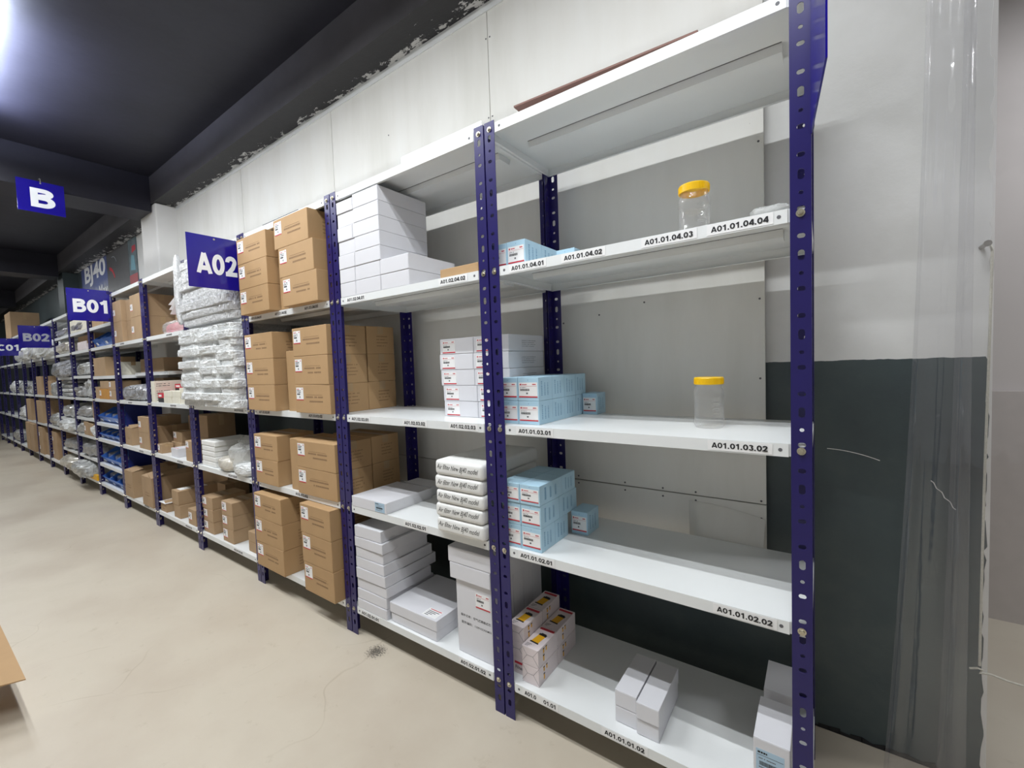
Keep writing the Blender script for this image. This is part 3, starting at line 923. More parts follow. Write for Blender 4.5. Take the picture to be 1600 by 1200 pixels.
stack((-2.085, -1.790), 0.20, 0.372, Z0[3], 0.1385, 3, 'right rear stack on the A01.03.03 shelf', 14, stk=False)
brown(-2.205, -2.10, 0.01, 0.20, Z0[3], 1.325, 'narrow brown carton on end in the middle of the A01.03.03 shelf', 17, stk=False, side=False)
stack((-2.562, -2.312), -0.013, 0.20, Z0[2], 0.137, 2, 'left pair on the A01.03.02 shelf', 18)
stack((-2.12, -1.790), -0.010, 0.195, Z0[2], 0.135, 2, 'right front pair on the A01.03.02 shelf', 20)
stack((-2.12, -1.790), 0.20, 0.372, Z0[2], 0.137, 2, 'right rear pair on the A01.03.02 shelf', 22, stk=False)
brown(-2.22, -2.135, 0.01, 0.20, Z0[2], 0.872, 'narrow brown carton on end in the middle of the A01.03.02 shelf', 24, stk=False, side=False)
stack([(-2.562, -2.262), (-2.562, -2.262), (-2.562, -2.262)], -0.035, 0.21, Z0[1], 0.138, 3, 'left stack on the floor shelf', 25)
stack([(-2.05, -1.795), (-2.055, -1.80), (-2.06, -1.80)], -0.045, 0.20, Z0[1], 0.1455, 3, 'right stack on the floor shelf', 28)

# --- second bay: plain white boxes
def white(x0, x1, y0, y1, z0, z1, label, group, flap=True, rz=0, mt=card_white, name='white_box'):
    o = box_thing(name, x0, x1, y0, y1, z0, z1, mt, rz, bev=0.0018)
    if flap: tuck(o, x1 - x0, y1 - y0, z1 - z0, mt)
    tag(o, label, 'box', group)
    return o
G = 'plain white boxes on the A01.02.04 shelf'
cols = [(-1.692, -1.584, 'left'), (-1.582, -1.420, 'middle'), (-1.418, -1.252, 'right')]
for r_ in range(2):
    for x0, x1, nm in cols:
        white(x0, x1, 0.0 + rj.uniform(0, .003), 0.268, Z0[4] + r_ * 0.061, Z0[4] + (r_ + 1) * 0.061 - 0.0008, 'plain white box, %s column, %s row of the big white stack' % (nm, ['lowest', 'second lowest'][r_]), G)
names5 = ['third row from the bottom', 'fourth row', 'fifth row', 'sixth row', 'topmost row']
for r_ in range(5):
    z0 = Z0[4] + 0.122 + r_ * 0.0595
    sh = 0.006 * math.sin(r_ * 2.3)
    white(-1.692, -1.580 + sh, 0.004 if r_ % 2 else 0.0, 0.268, z0, z0 + 0.0588 - (0.008 if r_ == 4 else 0), 'plain white box, left column, %s of the big white stack' % names5[r_], G)
    white(-1.578 + sh, -1.412, 0.0, 0.268, z0, z0 + 0.0588, 'plain white box, right-hand column, %s of the big white stack' % names5[r_], G)
o = box_thing('cardboard_carton', -1.103, -0.925, 0.015, 0.30, Z0[4], Z0[4] + 0.034, card_brown); tag(o, 'flat brown carton lying beside the big white stack', 'box'); tape(o, 0.178, 0.285, 0.034)

G = 'labelled white boxes on the A01.02.03 shelf'
for r_ in range(5):
    z0 = Z0[3] + r_ * 0.0622
    dx = [0.006, 0.004, -0.006, -0.010, -0.006][r_]
    for c, (x0, x1) in enumerate(((-1.222 + dx, -1.048 + dx), (-1.046 + dx, -0.886 + dx * 0.5))):
        o = white(x0, x1, 0.13, 0.376, z0, z0 + 0.0614, 'white box with red-striped label, %s in the %s column of its stack' % (tier(r_, 5), ['left', 'right'][c]), G)
        w = x1 - x0
        sticker(o, 0.068, 0.048, 'red', -w / 2 + 0.014, -0.1239, 0.005, 'shipping_sticker', r_)
        marks(o, w, 0.246, 0.0614, mt=mat('ink_pale', (0.36, 0.36, 0.40), 0.6), front=False, seed=r_)

o = white(-1.690, -1.452, 0.0, 0.268, Z0[2], Z0[2] + 0.047, 'flat white box with a light blue label on the A01.02.02 shelf', 'flat white boxes on the A01.02.02 shelf')
sticker(o, 0.062, 0.040, 'blue', 0.045, -0.1350, 0.003, 'shipping_sticker')
white(-1.655, -1.475, 0.28, 0.372, Z0[2], Z0[2] + 0.046, 'flat white box at the back behind the blue-labelled flat box', 'flat white boxes on the A01.02.02 shelf')

# handwritten white packs
def pack_mesh(w, d, h, seed):
    bm = bmesh.new()
    bmesh.ops.create_cube(bm, size=1)
    for v in bm.verts: v.co = Vector((v.co.x * w, v.co.y * d, (v.co.z + 0.5) * h))
    bmesh.ops.bevel(bm, geom=list(bm.edges), offset=0.013, segments=4, profile=0.5, affect='EDGES')
    me = bpy.data.meshes.new('wrapped_pack'); bm.to_mesh(me); bm.free()
    me.materials.append(foam_white)
    for p in me.polygons: p.use_smooth = True
    return me
G = 'white packs handwritten Air filter New BJ40 model'
HAND = []
for sl in (0.22, 0.34):
    me = text_mesh('Air filter New BJ40 model', width=0.190, height=0.024, bold=0.0, mt=ink_black).copy()
    for v in me.vertices:
        v.co.x += v.co.z * sl * 1.2; v.co.z += 0.0012 * math.sin(v.co.x * 140 + sl * 40)
    HAND.append(me)
hh = [0.058, 0.053, 0.051, 0.053, 0.056]; z = Z0[2]
for r_ in range(5):
    w = 0.226
    me = pack_mesh(w, 0.37, hh[r_] - 0.001, r_)
    dx = [0, -0.003, 0.002, -0.002, 0.003][r_]
    o = link('wrapped_pack', me, None, (-1.143 + w / 2 + dx, -0.020 + 0.185, z + 0.0003), 0.0)
    t = link('handwriting', HAND[r_ % 2], o, (-0.004 + 0.003 * (r_ % 2), -0.1854, hh[r_] * 0.50))
    t.rotation_euler = (0, 0.02 * (-1) ** r_, 0)
    tag(o, 'white handwritten air filter pack, %s of its stack of five' % tier(r_, 5), 'package', G)
    z += hh[r_]

G = 'long flat white boxes stacked by the A01.02.01.01 label'
hh = [0.045, 0.048, 0.047, 0.050, 0.048, 0.047, 0.046, 0.052]; z = Z0[1]
for r_ in range(8):
    dx = [0, -0.002, 0.003, -0.002, -0.006, -0.014, -0.008, -0.024][r_]
    white(-1.688, -1.486 + dx, 0.002 + 0.002 * (r_ % 3), 0.31 - 0.02 * (r_ % 3), z, z + hh[r_] - 0.0015, 'long flat white box, %s of the stack of eight' % tier(r_, 8), G, rz=[0, 0.008, -0.01, 0.004, -0.008, 0.012, -0.006, 0.02][r_])
    z += hh[r_]
G = 'wide flat white boxes on the lowest shelf of the second bay'
o1 = white(-1.470, -1.202, 0.014, 0.30, Z0[1], Z0[1] + 0.040, 'wide flat white box, lower of the pair in the middle', G)
o2 = white(-1.476, -1.200, 0.012, 0.30, Z0[1] + 0.041, Z0[1] + 0.084, 'wide flat white box, upper of the pair, red-lined label on top', G, rz=0.006)
q = MB(); q.box(0, 0.075, 0, 0.052, 0, 0.0003, 0)
rnd = random.Random(3)
q.box(0.01, 0.07, 0.044, 0.048, 0.0003, 0.0006, 1)
for k in range(4): q.box(0.01, 0.03 + 0.012 * k, 0.006 + 0.009 * k, 0.010 + 0.009 * k, 0.0003, 0.0006, 2)
q.build('shipping_sticker', [paper_white, ink_red, ink_grey], parent=o2, loc=(0.045, -0.135, 0.0431))

# tall white box on edge with printing, row of equal boxes behind it
G = 'tall narrow white boxes standing in a row'
for r_ in range(5):
    y0 = 0.028 + r_ * 0.069
    o = white(-1.100, -0.932, y0, y0 + 0.067, Z0[1], Z0[1] + 0.283, ['tall white box printed with black writing, front of the row', 'tall plain white box, second in the row', 'tall plain white box, third in the row', 'tall plain white box, fourth in the row', 'tall plain white box, last in the row'][r_], G, flap=(r_ == 0))
    if r_ == 0:
        sticker(o, 0.066, 0.055, 'red', 0.010, -0.0345, 0.195, 'shipping_sticker', 1)
        link('writing', text_mesh('配件名称：空气滤清器滤芯', width=0.140, height=0.0105, bold=0.01), o, (0.006, -0.0345, 0.148))
        link('writing', text_mesh('配件编码：1109102XKM01', width=0.140, height=0.0105, bold=0.01), o, (0.008, -0.0345, 0.120))
G = 'flat white boxes lying on the tall white ones'
white(-1.120, -0.928, 0.018, 0.37, Z0[1] + 0.284, Z0[1] + 0.345, 'flat white box lying on the tall printed box, lower of two', G)
white(-1.126, -0.922, 0.018, 0.37, Z0[1] + 0.346, Z0[1] + 0.405, 'flat white box lying on the tall printed box, upper of two', G)

# --- nearest bay: light blue boxes
def blue(x0, x1, y0, y1, z0, z1, label, G, seed=0):
    w, d, h = x1 - x0, y1 - y0, z1 - z0
    o = box_thing('blue_box', x0, x1, y0, y1, z0, z1, card_blue, bev=0.0016)
    sticker(o, w - 0.008, h * 0.64, 'red', -w / 2 + 0.004, -d / 2 - 0.0002, h * 0.15, 'sticker', seed)
    key = ('bluetxt', round(w, 3), round(d, 3), round(h, 3))
    if key not in STK:
        rnd = random.Random(5); q = MB()
        for k in range(3):
            yy = -0.30 * d + k * 0.22 * d
            z = h * 0.22
            while z < h * 0.78:
                a = rnd.uniform(0.02, 0.05) * h
                q.box(w / 2 + 0.0001, w / 2 + 0.0004, yy, yy + 0.07 * d, z, z + a); z += a + 0.03 * h
        q.cyl((0.0, -d / 2 - 0.0004, h * 0.89), 0.0014, 0.0003, 'y', 8)
        STK[key] = q.mesh('printed_text', [ink_blue])
    link('printed_text', STK[key], o)
    tag(o, label, 'box', G)
    return o
G3 = 'light blue boxes on the A01.01.03 shelf'
rows = ['front', 'second', 'third', 'rearmost']
for lv in range(2):
    for c, (x0, x1) in enumerate(((-0.8805, -0.8015), (-0.800, -0.7205))):
        for r_, (y0, y1) in enumerate(((0.045, 0.134), (0.135, 0.222), (0.223, 0.310), (0.311, 0.376 if c == 0 else 0.398))):
            blue(x0, x1, y0, y1, Z0[3] + lv * 0.0778, Z0[3] + lv * 0.0778 + 0.0772, 'light blue box on the A01.01.03 shelf, %s layer, %s column, %s' % (['lower', 'upper'][lv], ['left', 'right'][c], rows[r_]), G3, lv + c)
blue(-0.7185, -0.660, 0.363, 0.445, Z0[3], Z0[3] + 0.080, 'lone light blue box beside the two-layer stack on the A01.01.03 shelf', G3, 1)
G2 = 'light blue boxes on the A01.01.02 shelf'
lay = [(0.0, 0.0775, ((0.015, 0.105), (0.106, 0.200)), 'lowest'), (0.078, 0.153, ((0.015, 0.140), (0.141, 0.272)), 'middle'), (0.1535, 0.2185, ((0.012, 0.168), (0.169, 0.262)), 'top')]
for a, c_, ys, nm in lay:
    for c, (x0, x1) in enumerate(((-0.862, -0.7865), (-0.785, -0.7095))):
        for r_, (y0, y1) in enumerate(ys):
            blue(x0, x1, y0, y1, Z0[2] + a, Z0[2] + c_, 'light blue box on the A01.01.02 shelf, %s layer, %s column, %s' % (nm, ['left', 'right'][c], ['front', 'rear'][r_]), G2, c)
blue(-0.7075, -0.645, 0.222, 0.318, Z0[2], Z0[2] + 0.082, 'lone light blue box beside the three-layer stack on the A01.01.02 shelf', G2, 2)
G4 = 'light blue boxes on the A01.01.04 shelf'
for r_, (y0, y1) in enumerate(((0.045, 0.150), (0.151, 0.258))):
    blue(-0.8965, -0.8255, y0, y1, Z0[4], Z0[4] + 0.084, 'light blue box on the A01.01.04 shelf, left of the pair columns, %s' % ['front', 'rear'][r_], G4, 0)
    blue(-0.8245, -0.754, y0, y1, Z0[4], Z0[4] + 0.085, 'light blue box on the A01.01.04 shelf, right of the pair columns, %s' % ['front', 'rear'][r_], G4, 1)
blue(-0.765, -0.69, 0.272, 0.36, Z0[4], Z0[4] + 0.088, 'light blue box half hidden by the shelf lip near the A01.01.04.02 label', G4, 2)

# filter boxes with a yellow filter picture
def filt(x0, x1, y0, y1, z0, z1, label, front='fold'):
    w, d, h = x1 - x0, y1 - y0, z1 - z0
    o = box_thing('filter_box', x0, x1, y0, y1, z0, z1, card_pink, bev=0.0016)
    key = ('filt', round(w, 3), round(d, 3), round(h, 3), front)
    if key not in STK:
        q = MB(); t = 0.0003
        # top picture: tilted yellow filter with black caps, red band at the far end
        Mt = Matrix.Translation((0, -0.005, h + 0.0001)) @ Matrix.Rotation(-0.12, 4, 'Z')
        q.box(-0.014, 0.014, -0.026, 0.022, 0, t, 1, Mt)
        q.box(-0.015, 0.015, 0.018, 0.028, 0, 2 * t, 0, Mt); q.box(-0.010, 0.010, 0.028, 0.033, 0, t, 0, Mt)
        q.box(-0.017, 0.017, -0.030, -0.024, 0, 2 * t, 0, Mt)
        q.box(-w / 2 + 0.006, w / 2 - 0.004, d / 2 - 0.020, d / 2 - 0.008, h + 0.0001, h + 0.0001 + t, 2)
        for k in range(3): q.box(-w / 2 + 0.008, -w / 2 + 0.02 + 0.004 * k, -d / 2 + 0.008 + 0.006 * k, -d / 2 + 0.010 + 0.006 * k, h + 0.0001, h + 0.0001 + t, 3)
        # right side small pictures
        for yy, zz, hh2 in ((-0.030, 0.62, 0.26), (-0.012, 0.62, 0.26), (-0.030, 0.18, 0.34)):
            q.box(w / 2 + 0.0001, w / 2 + 0.0004, yy - 0.004, yy + 0.003, zz * h, (zz + hh2) * h, 1)
            q.box(w / 2 + 0.0001, w / 2 + 0.0006, yy - 0.005, yy + 0.004, (zz + hh2 * 0.8) * h, (zz + hh2) * h, 0)
        f = -d / 2 - 0.0004
        if front == 'fold':
            for a, c in (((-w / 2, h), (-w * 0.18, h * 0.56)), ((-w * 0.18, h * 0.56), (w * 0.18, h * 0.56)), ((w * 0.18, h * 0.56), (w / 2, h)), ((-w * 0.18, h * 0.56), (-w / 2, 0.1 * h)), ((w * 0.18, h * 0.56), (w / 2, 0.1 * h))):
                dx, dz = c[0] - a[0], c[1] - a[1]; L = math.hypot(dx, dz); nx, nz = -dz / L * 0.0004, dx / L * 0.0004
                q.prism([(a[0] + nx, a[1] + nz), (c[0] + nx, c[1] + nz), (c[0] - nx, c[1] - nz), (a[0] - nx, a[1] - nz)], f, f + 0.0003, 3)
        else:
            q.box(-0.010, w / 2 - 0.004, f, f + 0.0003, 0.62 * h, 0.76 * h, 2)
        STK[key] = q.mesh('printed_picture', [ink_black, ink_yellow, ink_red, ink_grey])
    link('printed_picture', STK[key], o)
    if front != 'fold':
        link('writing', text_mesh('Filter', width=0.034, height=0.012, bold=0.01), o, (0.010, -d / 2 - 0.0006, 0.40 * h))
    tag(o, label, 'box', 'filter boxes with a yellow filter picture')
    return o
for lv in range(2):
    for r_, (y0, y1) in enumerate(((0.026, 0.158), (0.160, 0.300))):
        filt(-0.809, -0.7435, y0, y1, Z0[1] + lv * 0.0635, Z0[1] + lv * 0.0635 + 0.0622, 'pale pink filter box, right column, %s layer, %s' % (['lower', 'upper'][lv], ['front', 'rear'][r_]))
for lv in range(3):
    for r_, (y0, y1) in enumerate(((0.046, 0.172), (0.174, 0.305))):
        filt(-0.8755, -0.8115, y0, y1, Z0[1] + lv * 0.0575, Z0[1] + lv * 0.0575 + 0.057, 'pale pink filter box, left column, %s layer, %s' % (['lowest', 'middle', 'top'][lv], ['front', 'rear'][r_]), 'red' if lv == 0 and r_ == 0 else 'fold')
G = 'small white boxes in the middle of the lowest shelf'
for lv in range(2):
    white(-0.4855, -0.4205, 0.040, 0.236, Z0[1] + lv * 0.0495, Z0[1] + lv * 0.0495 + 0.049, 'small plain white box, %s left of the block of four' % ['lower', 'upper'][lv], G, rz=0.0)
    white(-0.4185 + 0.002 * lv, -0.3545 + 0.002 * lv, 0.026 + 0.004 * (1 - lv), 0.236, Z0[1] + lv * 0.0495, Z0[1] + lv * 0.0495 + 0.049, 'small plain white box, %s right of the block of four' % ['lower', 'upper'][lv], G, rz=0.0)
G = 'white boxes behind the nearest right-hand post'
o = white(-0.1215, -0.046, 0.008, 0.165, Z0[1], Z0[1] + 0.155, 'tall white box with a light blue label at the right end of the lowest shelf', G)
sticker(o, 0.058, 0.062, 'blue', -0.032, -0.0793, 0.068, 'shipping_sticker')
white(-0.1165, -0.046, 0.200, 0.340, Z0[1], Z0[1] + 0.156, 'white box standing behind the blue-labelled white box', G)

# jars
def lathe(prof, n=40, m=0, cx=0, cy=0):
    q = MB()
    for r, z in prof:
        for k in range(n):
            a = 2 * math.pi * k / n
            q.v.append((cx + r * math.cos(a), cy + r * math.sin(a), z))
    for j in range(len(prof) - 1):
        for k in range(n):
            q.f.append((j * n + k, j * n + (k + 1) % n, (j + 1) * n + (k + 1) % n, (j + 1) * n + k)); q.m.append(m)
    return q
prof = [(0.0005, 0.002), (0.030, 0.002), (0.035, 0.0005), (0.0385, 0.006), (0.0392, 0.014), (0.0392, 0.026), (0.0380, 0.029), (0.0380, 0.086), (0.0392, 0.089), (0.0392, 0.100), (0.0385, 0.106), (0.035, 0.114), (0.0345, 0.124), (0.0355, 0.125), (0.0355, 0.1265)]
q = lathe(prof)
JB = q.mesh('jar_body', [jar_clear], smooth=True)
q = MB()
for zz in (0.040, 0.054, 0.068, 0.082):
    pts = []
    for k in range(17):
        a = 2 * math.pi * k / 16
        th = -0.9 + 0.25 * math.cos(a)
        pts.append((0.0384 * math.cos(th), 0.0384 * math.sin(th), zz + 0.003 * math.sin(a)))
    q.tube(pts, 0.0006, 6)
JM = q.mesh('embossed_mark', [jar_clear], smooth=True)
prof = [(0.0005, 0.144), (0.034, 0.144), (0.0370, 0.1435), (0.0382, 0.1415), (0.0384, 0.124), (0.0372, 0.1235), (0.0372, 0.1405), (0.0005, 0.1415)]
q = lathe(prof, 48)
for k in range(60):
    a = 2 * math.pi * k / 60
    c, s_ = math.cos(a), math.sin(a)
    q.box(-0.0006, 0.0006, 0.0380, 0.0390, 0.126, 0.140, 0, Matrix.Rotation(a, 4, 'Z'))
JL = q.mesh('lid', [lid_yellow])
for x, y, z, lab in ((-0.262, 0.125, Z0[4], 'clear plastic jar with a yellow lid on the upper A01.01.04 shelf'), (-0.245, 0.195, Z0[3], 'clear plastic jar with a yellow lid on the A01.01.03 shelf')):
    r = empty('jar', (x, y, z + 0.0003))
    link('jar_body', JB, r); link('embossed_mark', JM, r); link('lid', JL, r)
    tag(r, lab, 'jar', 'clear plastic jars with yellow lids')

# ------------------------------------------------------------------ soft things
def lump_mesh(name, w, d, h, seed, amp, mt, freq=9.0, nu=44, nv=26, power=0.55, flat=True, smooth=True):
    q = MB()
    def sp(v, p): return math.copysign(abs(v) ** p, v)
    for j in range(nv + 1):
        ph = -math.pi / 2 + math.pi * j / nv
        for i in range(nu):
            th = 2 * math.pi * i / nu
            x = sp(math.cos(ph), power) * sp(math.cos(th), power) * w / 2
            y = sp(math.cos(ph), power) * sp(math.sin(th), power) * d / 2
            z = sp(math.sin(ph), power) * h / 2 + h / 2
            s = Vector((x, y, z)) * freq + Vector((seed * 3.7, seed * 1.3, seed * 2.1))
            n_ = noise.noise(s) + 0.5 * (1 - 2 * abs(noise.noise(s * 2.3))) + 0.3 * noise.noise(s * 5.1)
            f = amp * n_
            c = Vector((x, y, z - h / 2)); L = max(c.length, 1e-4)
            x += c.x / L * f; y += c.y / L * f; z += c.z / L * f
            if flat: z = max(0.0, z)
            q.v.append((x, y, z))
    for j in range(nv):
        for i in range(nu):
            q.f.append((j * nu + i, j * nu + (i + 1) % nu, (j + 1) * nu + (i + 1) % nu, (j + 1) * nu + i)); q.m.append(0)
    me = q.mesh(name, [mt], smooth=smooth)
    zmin = min(v.co.z for v in me.vertices)
    for v in me.vertices: v.co.z -= zmin
    return me
def lump(name, x0, x1, y0, y1, z0, z1, seed, amp, mt, label, cat, group=None, rz=0, **k):
    me = lump_mesh(name, x1 - x0, y1 - y0, z1 - z0, seed, amp, mt, **k)
    o = link(name, me, None, ((x0 + x1) / 2, (y0 + y1) / 2, z0 + 0.0004), rz)
    tag(o, label, cat, group)
    return o

# fourth bay, level 3: three columns of bagged parts
G = 'clear-bagged white parts piled in three columns'
variants = {}
for c, (x0, x1, nm) in enumerate(((-3.455, -3.125, 'left'), (-3.120, -2.848, 'middle'), (-2.843, -2.655, 'right'))):
    n_ = 12; h = 0.487 / n_
    for r_ in range(n_):
        key = (c, r_ % 4)
        if key not in variants: variants[key] = lump_mesh('plastic_bag', x1 - x0 + 0.004, 0.36, h * 1.3, 30 + c * 5 + r_ % 4, 0.0085, bag_white, freq=30, nu=110, nv=16, power=0.24, smooth=False)
        o = link('plastic_bag', variants[key], None, ((x0 + x1) / 2 + 0.012 * math.sin(r_ * 1.9 + c), 0.115 + 0.012 * math.cos(r_ * 2.7 + c), Z0[3] + 0.0004 + r_ * h))
        tag(o, 'flat clear bag of white parts, %s in the %s column' % (tier(r_, n_), nm), 'bag', G)
# fourth bay, level 4: bubble-wrapped packs
G = 'bubble-wrapped packs piled beside the A02 sign'
n_ = 9; h = 0.405 / n_
for r_ in range(n_):
    me = lump_mesh('bubble_wrapped_pack', 0.755, 0.36, h * 1.3, 60 + r_, 0.008, bag_silver, freq=36, nu=150, nv=16, power=0.20, smooth=False)
    o = link('bubble_wrapped_pack', me, None, (-3.040 + 0.004 * math.sin(r_ * 2.1), 0.125 + 0.010 * math.cos(r_ * 1.7), Z0[4] + 0.0004 + r_ * h))
    tag(o, 'bubble-wrapped pack under the A02 sign, %s of the pile' % tier(r_, n_), 'package', G)
lump('bubble_wrap', -3.485, -3.425, -0.055, -0.012, 1.56, 2.02, 71, 0.010, bag_silver, 'crinkled bubble wrap bunched over the post left of the A02 sign', 'plastic wrap', freq=22, nu=40, nv=60, power=0.6, flat=False)

# fourth bay, level 2: styrofoam slabs, clear bags
for r_ in range(5):
    o = box_thing('foam_slab', -3.395 + 0.004 * (r_ % 2), -3.185 + 0.006 * math.sin(r_ * 2), 0.015, 0.27, Z0[2] + r_ * 0.0345, Z0[2] + r_ * 0.0345 + 0.0335, foam_white, bev=0.006)
    tag(o, 'thick white foam slab, %s of the pile left of the clear bags' % tier(r_, 5), 'foam slab', 'white foam slabs in the fourth bay')
lump('plastic_bag', -3.14, -2.90, -0.005, 0.20, Z0[2], Z0[2] + 0.085, 81, 0.018, bag_cream, 'flat creamy plastic bag in front of the clear bags', 'bag')
lump('plastic_bag', -3.02, -2.68, 0.03, 0.35, Z0[2] + 0.0, Z0[2] + 0.20, 82, 0.050, bag_clear, 'large clear plastic bag heaped at the right end beside the brown cartons', 'bag', freq=9, nu=40, nv=20, smooth=False)
lump('plastic_bag', -2.90, -2.67, -0.015, 0.14, Z0[2], Z0[2] + 0.07, 83, 0.018, bag_white, 'small white plastic bag at the front of the shelf right of the foam slabs', 'bag')
# fourth bay, level 1: small brown cartons
G = 'small brown cartons on the lowest shelf of the fourth bay'
def small(x0, x1, y0, y1, z0, z1, label, seed, G, mt=card_kraft, stk=True, rz=0):
    o = box_thing('cardboard_carton', x0, x1, y0, y1, z0, z1, mt, rz)
    w, d, h = x1 - x0, y1 - y0, z1 - z0
    if stk: sticker(o, min(0.06, w * 0.42), min(0.055, h * 0.62), 'carton', -w / 2 + 0.008, -d / 2 - 0.0001, h * 0.30, 'shipping_sticker', seed)
    tape(o, w, d, h)
    tag(o, label, 'box', G); return o
for r_ in range(3):
    dx = [0, 0.003, -0.008][r_]
    small(-3.445 + dx, -3.285 + dx, 0.016, 0.235, Z0[1] + r_ * 0.083, Z0[1] + r_ * 0.083 + 0.0825, 'small brown labelled carton, %s of the left stack of three' % tier(r_, 3), r_, G, rz=rj.uniform(-.03, .03))
    small(-3.132, -2.982, 0.014, 0.235, Z0[1] + r_ * 0.088, Z0[1] + r_ * 0.088 + 0.0875, 'small brown labelled carton, %s of the right stack of three' % tier(r_, 3), r_, G, rz=rj.uniform(-.02, .02))
for r_ in range(2):
    small(-2.80, -2.665, 0.025, 0.2, Z0[1] + r_ * 0.062, Z0[1] + r_ * 0.062 + 0.0615, 'small brown carton half hidden behind the post, %s of two' % ['lower', 'upper'][r_], r_, G, stk=False)

# --- open carton with flaps
def open_carton(x0, x1, y0, y1, z0, z1, label, G=None, mt=card_kraft, paper=False):
    w, d, h = x1 - x0, y1 - y0, z1 - z0
    r = empty('open_carton', ((x0 + x1) / 2, (y0 + y1) / 2, z0 + 0.0004))
    q = MB(); t = 0.004
    q.box(-w / 2, w / 2, -d / 2, d / 2, 0, t); q.box(-w / 2, w / 2, -d / 2, -d / 2 + t, t, h); q.box(-w / 2, w / 2, d / 2 - t, d / 2, t, h)
    q.box(-w / 2, -w / 2 + t, -d / 2 + t, d / 2 - t, t, h); q.box(w / 2 - t, w / 2, -d / 2 + t, d / 2 - t, t, h)
    q.build('carton_body', mt, parent=r)
    def flap(a, c, lift):
        q = MB(); n_ = Vector(lift)
        a, c = Vector(a), Vector(c)
        p = [a, c, c + n_, a + n_]
        off = (c - a).cross(n_).normalized() * 0.003
        q.poly([tuple(v) for v in p]); q.poly([tuple(v + off) for v in reversed(p)])
        for k in range(4):
            q.quad(tuple(p[k]), tuple(p[(k + 1) % 4]), tuple(p[(k + 1) % 4] + off), tuple(p[k] + off))
        q.build('flap', mt, parent=r)
    fl = min(d, w) * 0.45
    flap((-w / 2, -d / 2, h), (w / 2, -d / 2, h), (0, fl * 0.9, 0.18 * fl))
    flap((-w / 2, d / 2, h), (w / 2, d / 2, h), (0, -fl * 0.7, 0.35 * fl))
    flap((w / 2, -d / 2, h - 0.002), (w / 2, d / 2, h - 0.002), (-fl * 0.8, 0, 0.03))
    if paper:
        q = MB(); q.box(-w / 2 - 0.01, w / 2 + 0.01, -d / 2 - 0.012, d / 2 - 0.02, h + 0.085 * 0, h + 0.002)
        q = MB(); q.box(-w / 2 - 0.012, w / 2 + 0.006, -d / 2 - 0.01, d / 2 - 0.03, h + fl * 0.19, h + fl * 0.19 + 0.0015)
        q.build('paper_sheet', paper_white, parent=r)
    rn = random.Random(7); q = MB()
    dashes(q, -0.25 * w, 0.2 * w, 0.45 * h, 0.03 * h, 0, rn, -d / 2 - 0.0005); dashes(q, -0.2 * w, 0.25 * w, 0.36 * h, 0.03 * h, 0, rn, -d / 2 - 0.0005)
    q.build('printed_text', ink_brown, parent=r)
    tag(r, label, 'box', G)
    return r

# fifth bay
o = small(-4.005, -3.882, 0.014, 0.27, Z0[1], Z0[1] + 0.099, 'brown carton in the fifth bay, lower of the pair by the post', 0, None, mt=card_kraft, stk=False)
o = small(-4.030, -3.895, 0.012, 0.29, Z0[1] + 0.1, Z0[1] + 0.207, 'brown carton in the fifth bay, upper of the pair, papers on its lid', 0, None, mt=card_kraft, stk=False)
q = MB(); q.box(-0.05, 0.03, -0.11, -0.03, 0.1072, 0.1082); q.box(-0.02, 0.05, 0.0, 0.07, 0.1072, 0.1082); q.build('paper_slip', paper_white, parent=o)
open_carton(-4.292, -4.165, 0.012, 0.20, Z0[1], Z0[1] + 0.062, 'low open carton covered by a white paper sheet', paper=True)
small(-3.715, -3.575, 0.012, 0.20, Z0[1], Z0[1] + 0.115, 'small labelled brown carton in front at the right end of the fifth bay', 1, None)
small(-3.70, -3.56, 0.21, 0.38, Z0[1], Z0[1] + 0.26, 'taller brown carton at the back right of the fifth bay floor shelf', 1, None, mt=card_dark, stk=False)
small(-4.28, -3.74, 0.30, 0.40, Z0[1], Z0[1] + 0.33, 'long dark brown carton along the back of the fifth bay', 1, None, mt=card_dark, stk=False)
small(-4.362 + 0.07, -4.20, 0.018, 0.10, Z0[2], Z0[2] + 0.073, 'small labelled brown carton at the left post of the fifth bay', 2, None)
G = 'brown cartons piled behind the small white box'
small(-4.28, -4.06, 0.11, 0.23, Z0[2], Z0[2] + 0.08, 'low brown carton behind the small labelled carton, lower of two', 2, G, stk=False)
small(-4.26, -4.07, 0.12, 0.23, Z0[2] + 0.081, Z0[2] + 0.165, 'brown carton with a taped top behind the small labelled carton, upper of two', 1, G)
small(-4.28, -4.00, 0.24, 0.40, Z0[2], Z0[2] + 0.28, 'dark printed brown carton in the rear left of the fifth bay', 1, G, mt=card_dark, stk=False)
small(-3.98, -3.78, 0.20, 0.40, Z0[2], Z0[2] + 0.30, 'big shaded brown carton in the rear right of the fifth bay', 1, G, mt=card_dark, stk=False)
o = white(-3.995, -3.862, 0.020, 0.135, Z0[2], Z0[2] + 0.066, 'small white box with a pink stripe on the fifth bay middle shelf', None)
q = MB(); q.box(-0.05, 0.05, -0.058 + 0.01, -0.052 + 0.01, 0.0661, 0.0665); q.build('stripe', ink_red, parent=o)
for r_ in range(2):
    small(-3.675, -3.56, 0.012, 0.145, Z0[2] + r_ * 0.074, Z0[2] + r_ * 0.074 + 0.0735, 'brown carton beside the post right of the small white box, %s of two' % ['lower', 'upper'][r_], 1, 'brown cartons right of the small white box', stk=(r_ == 1))
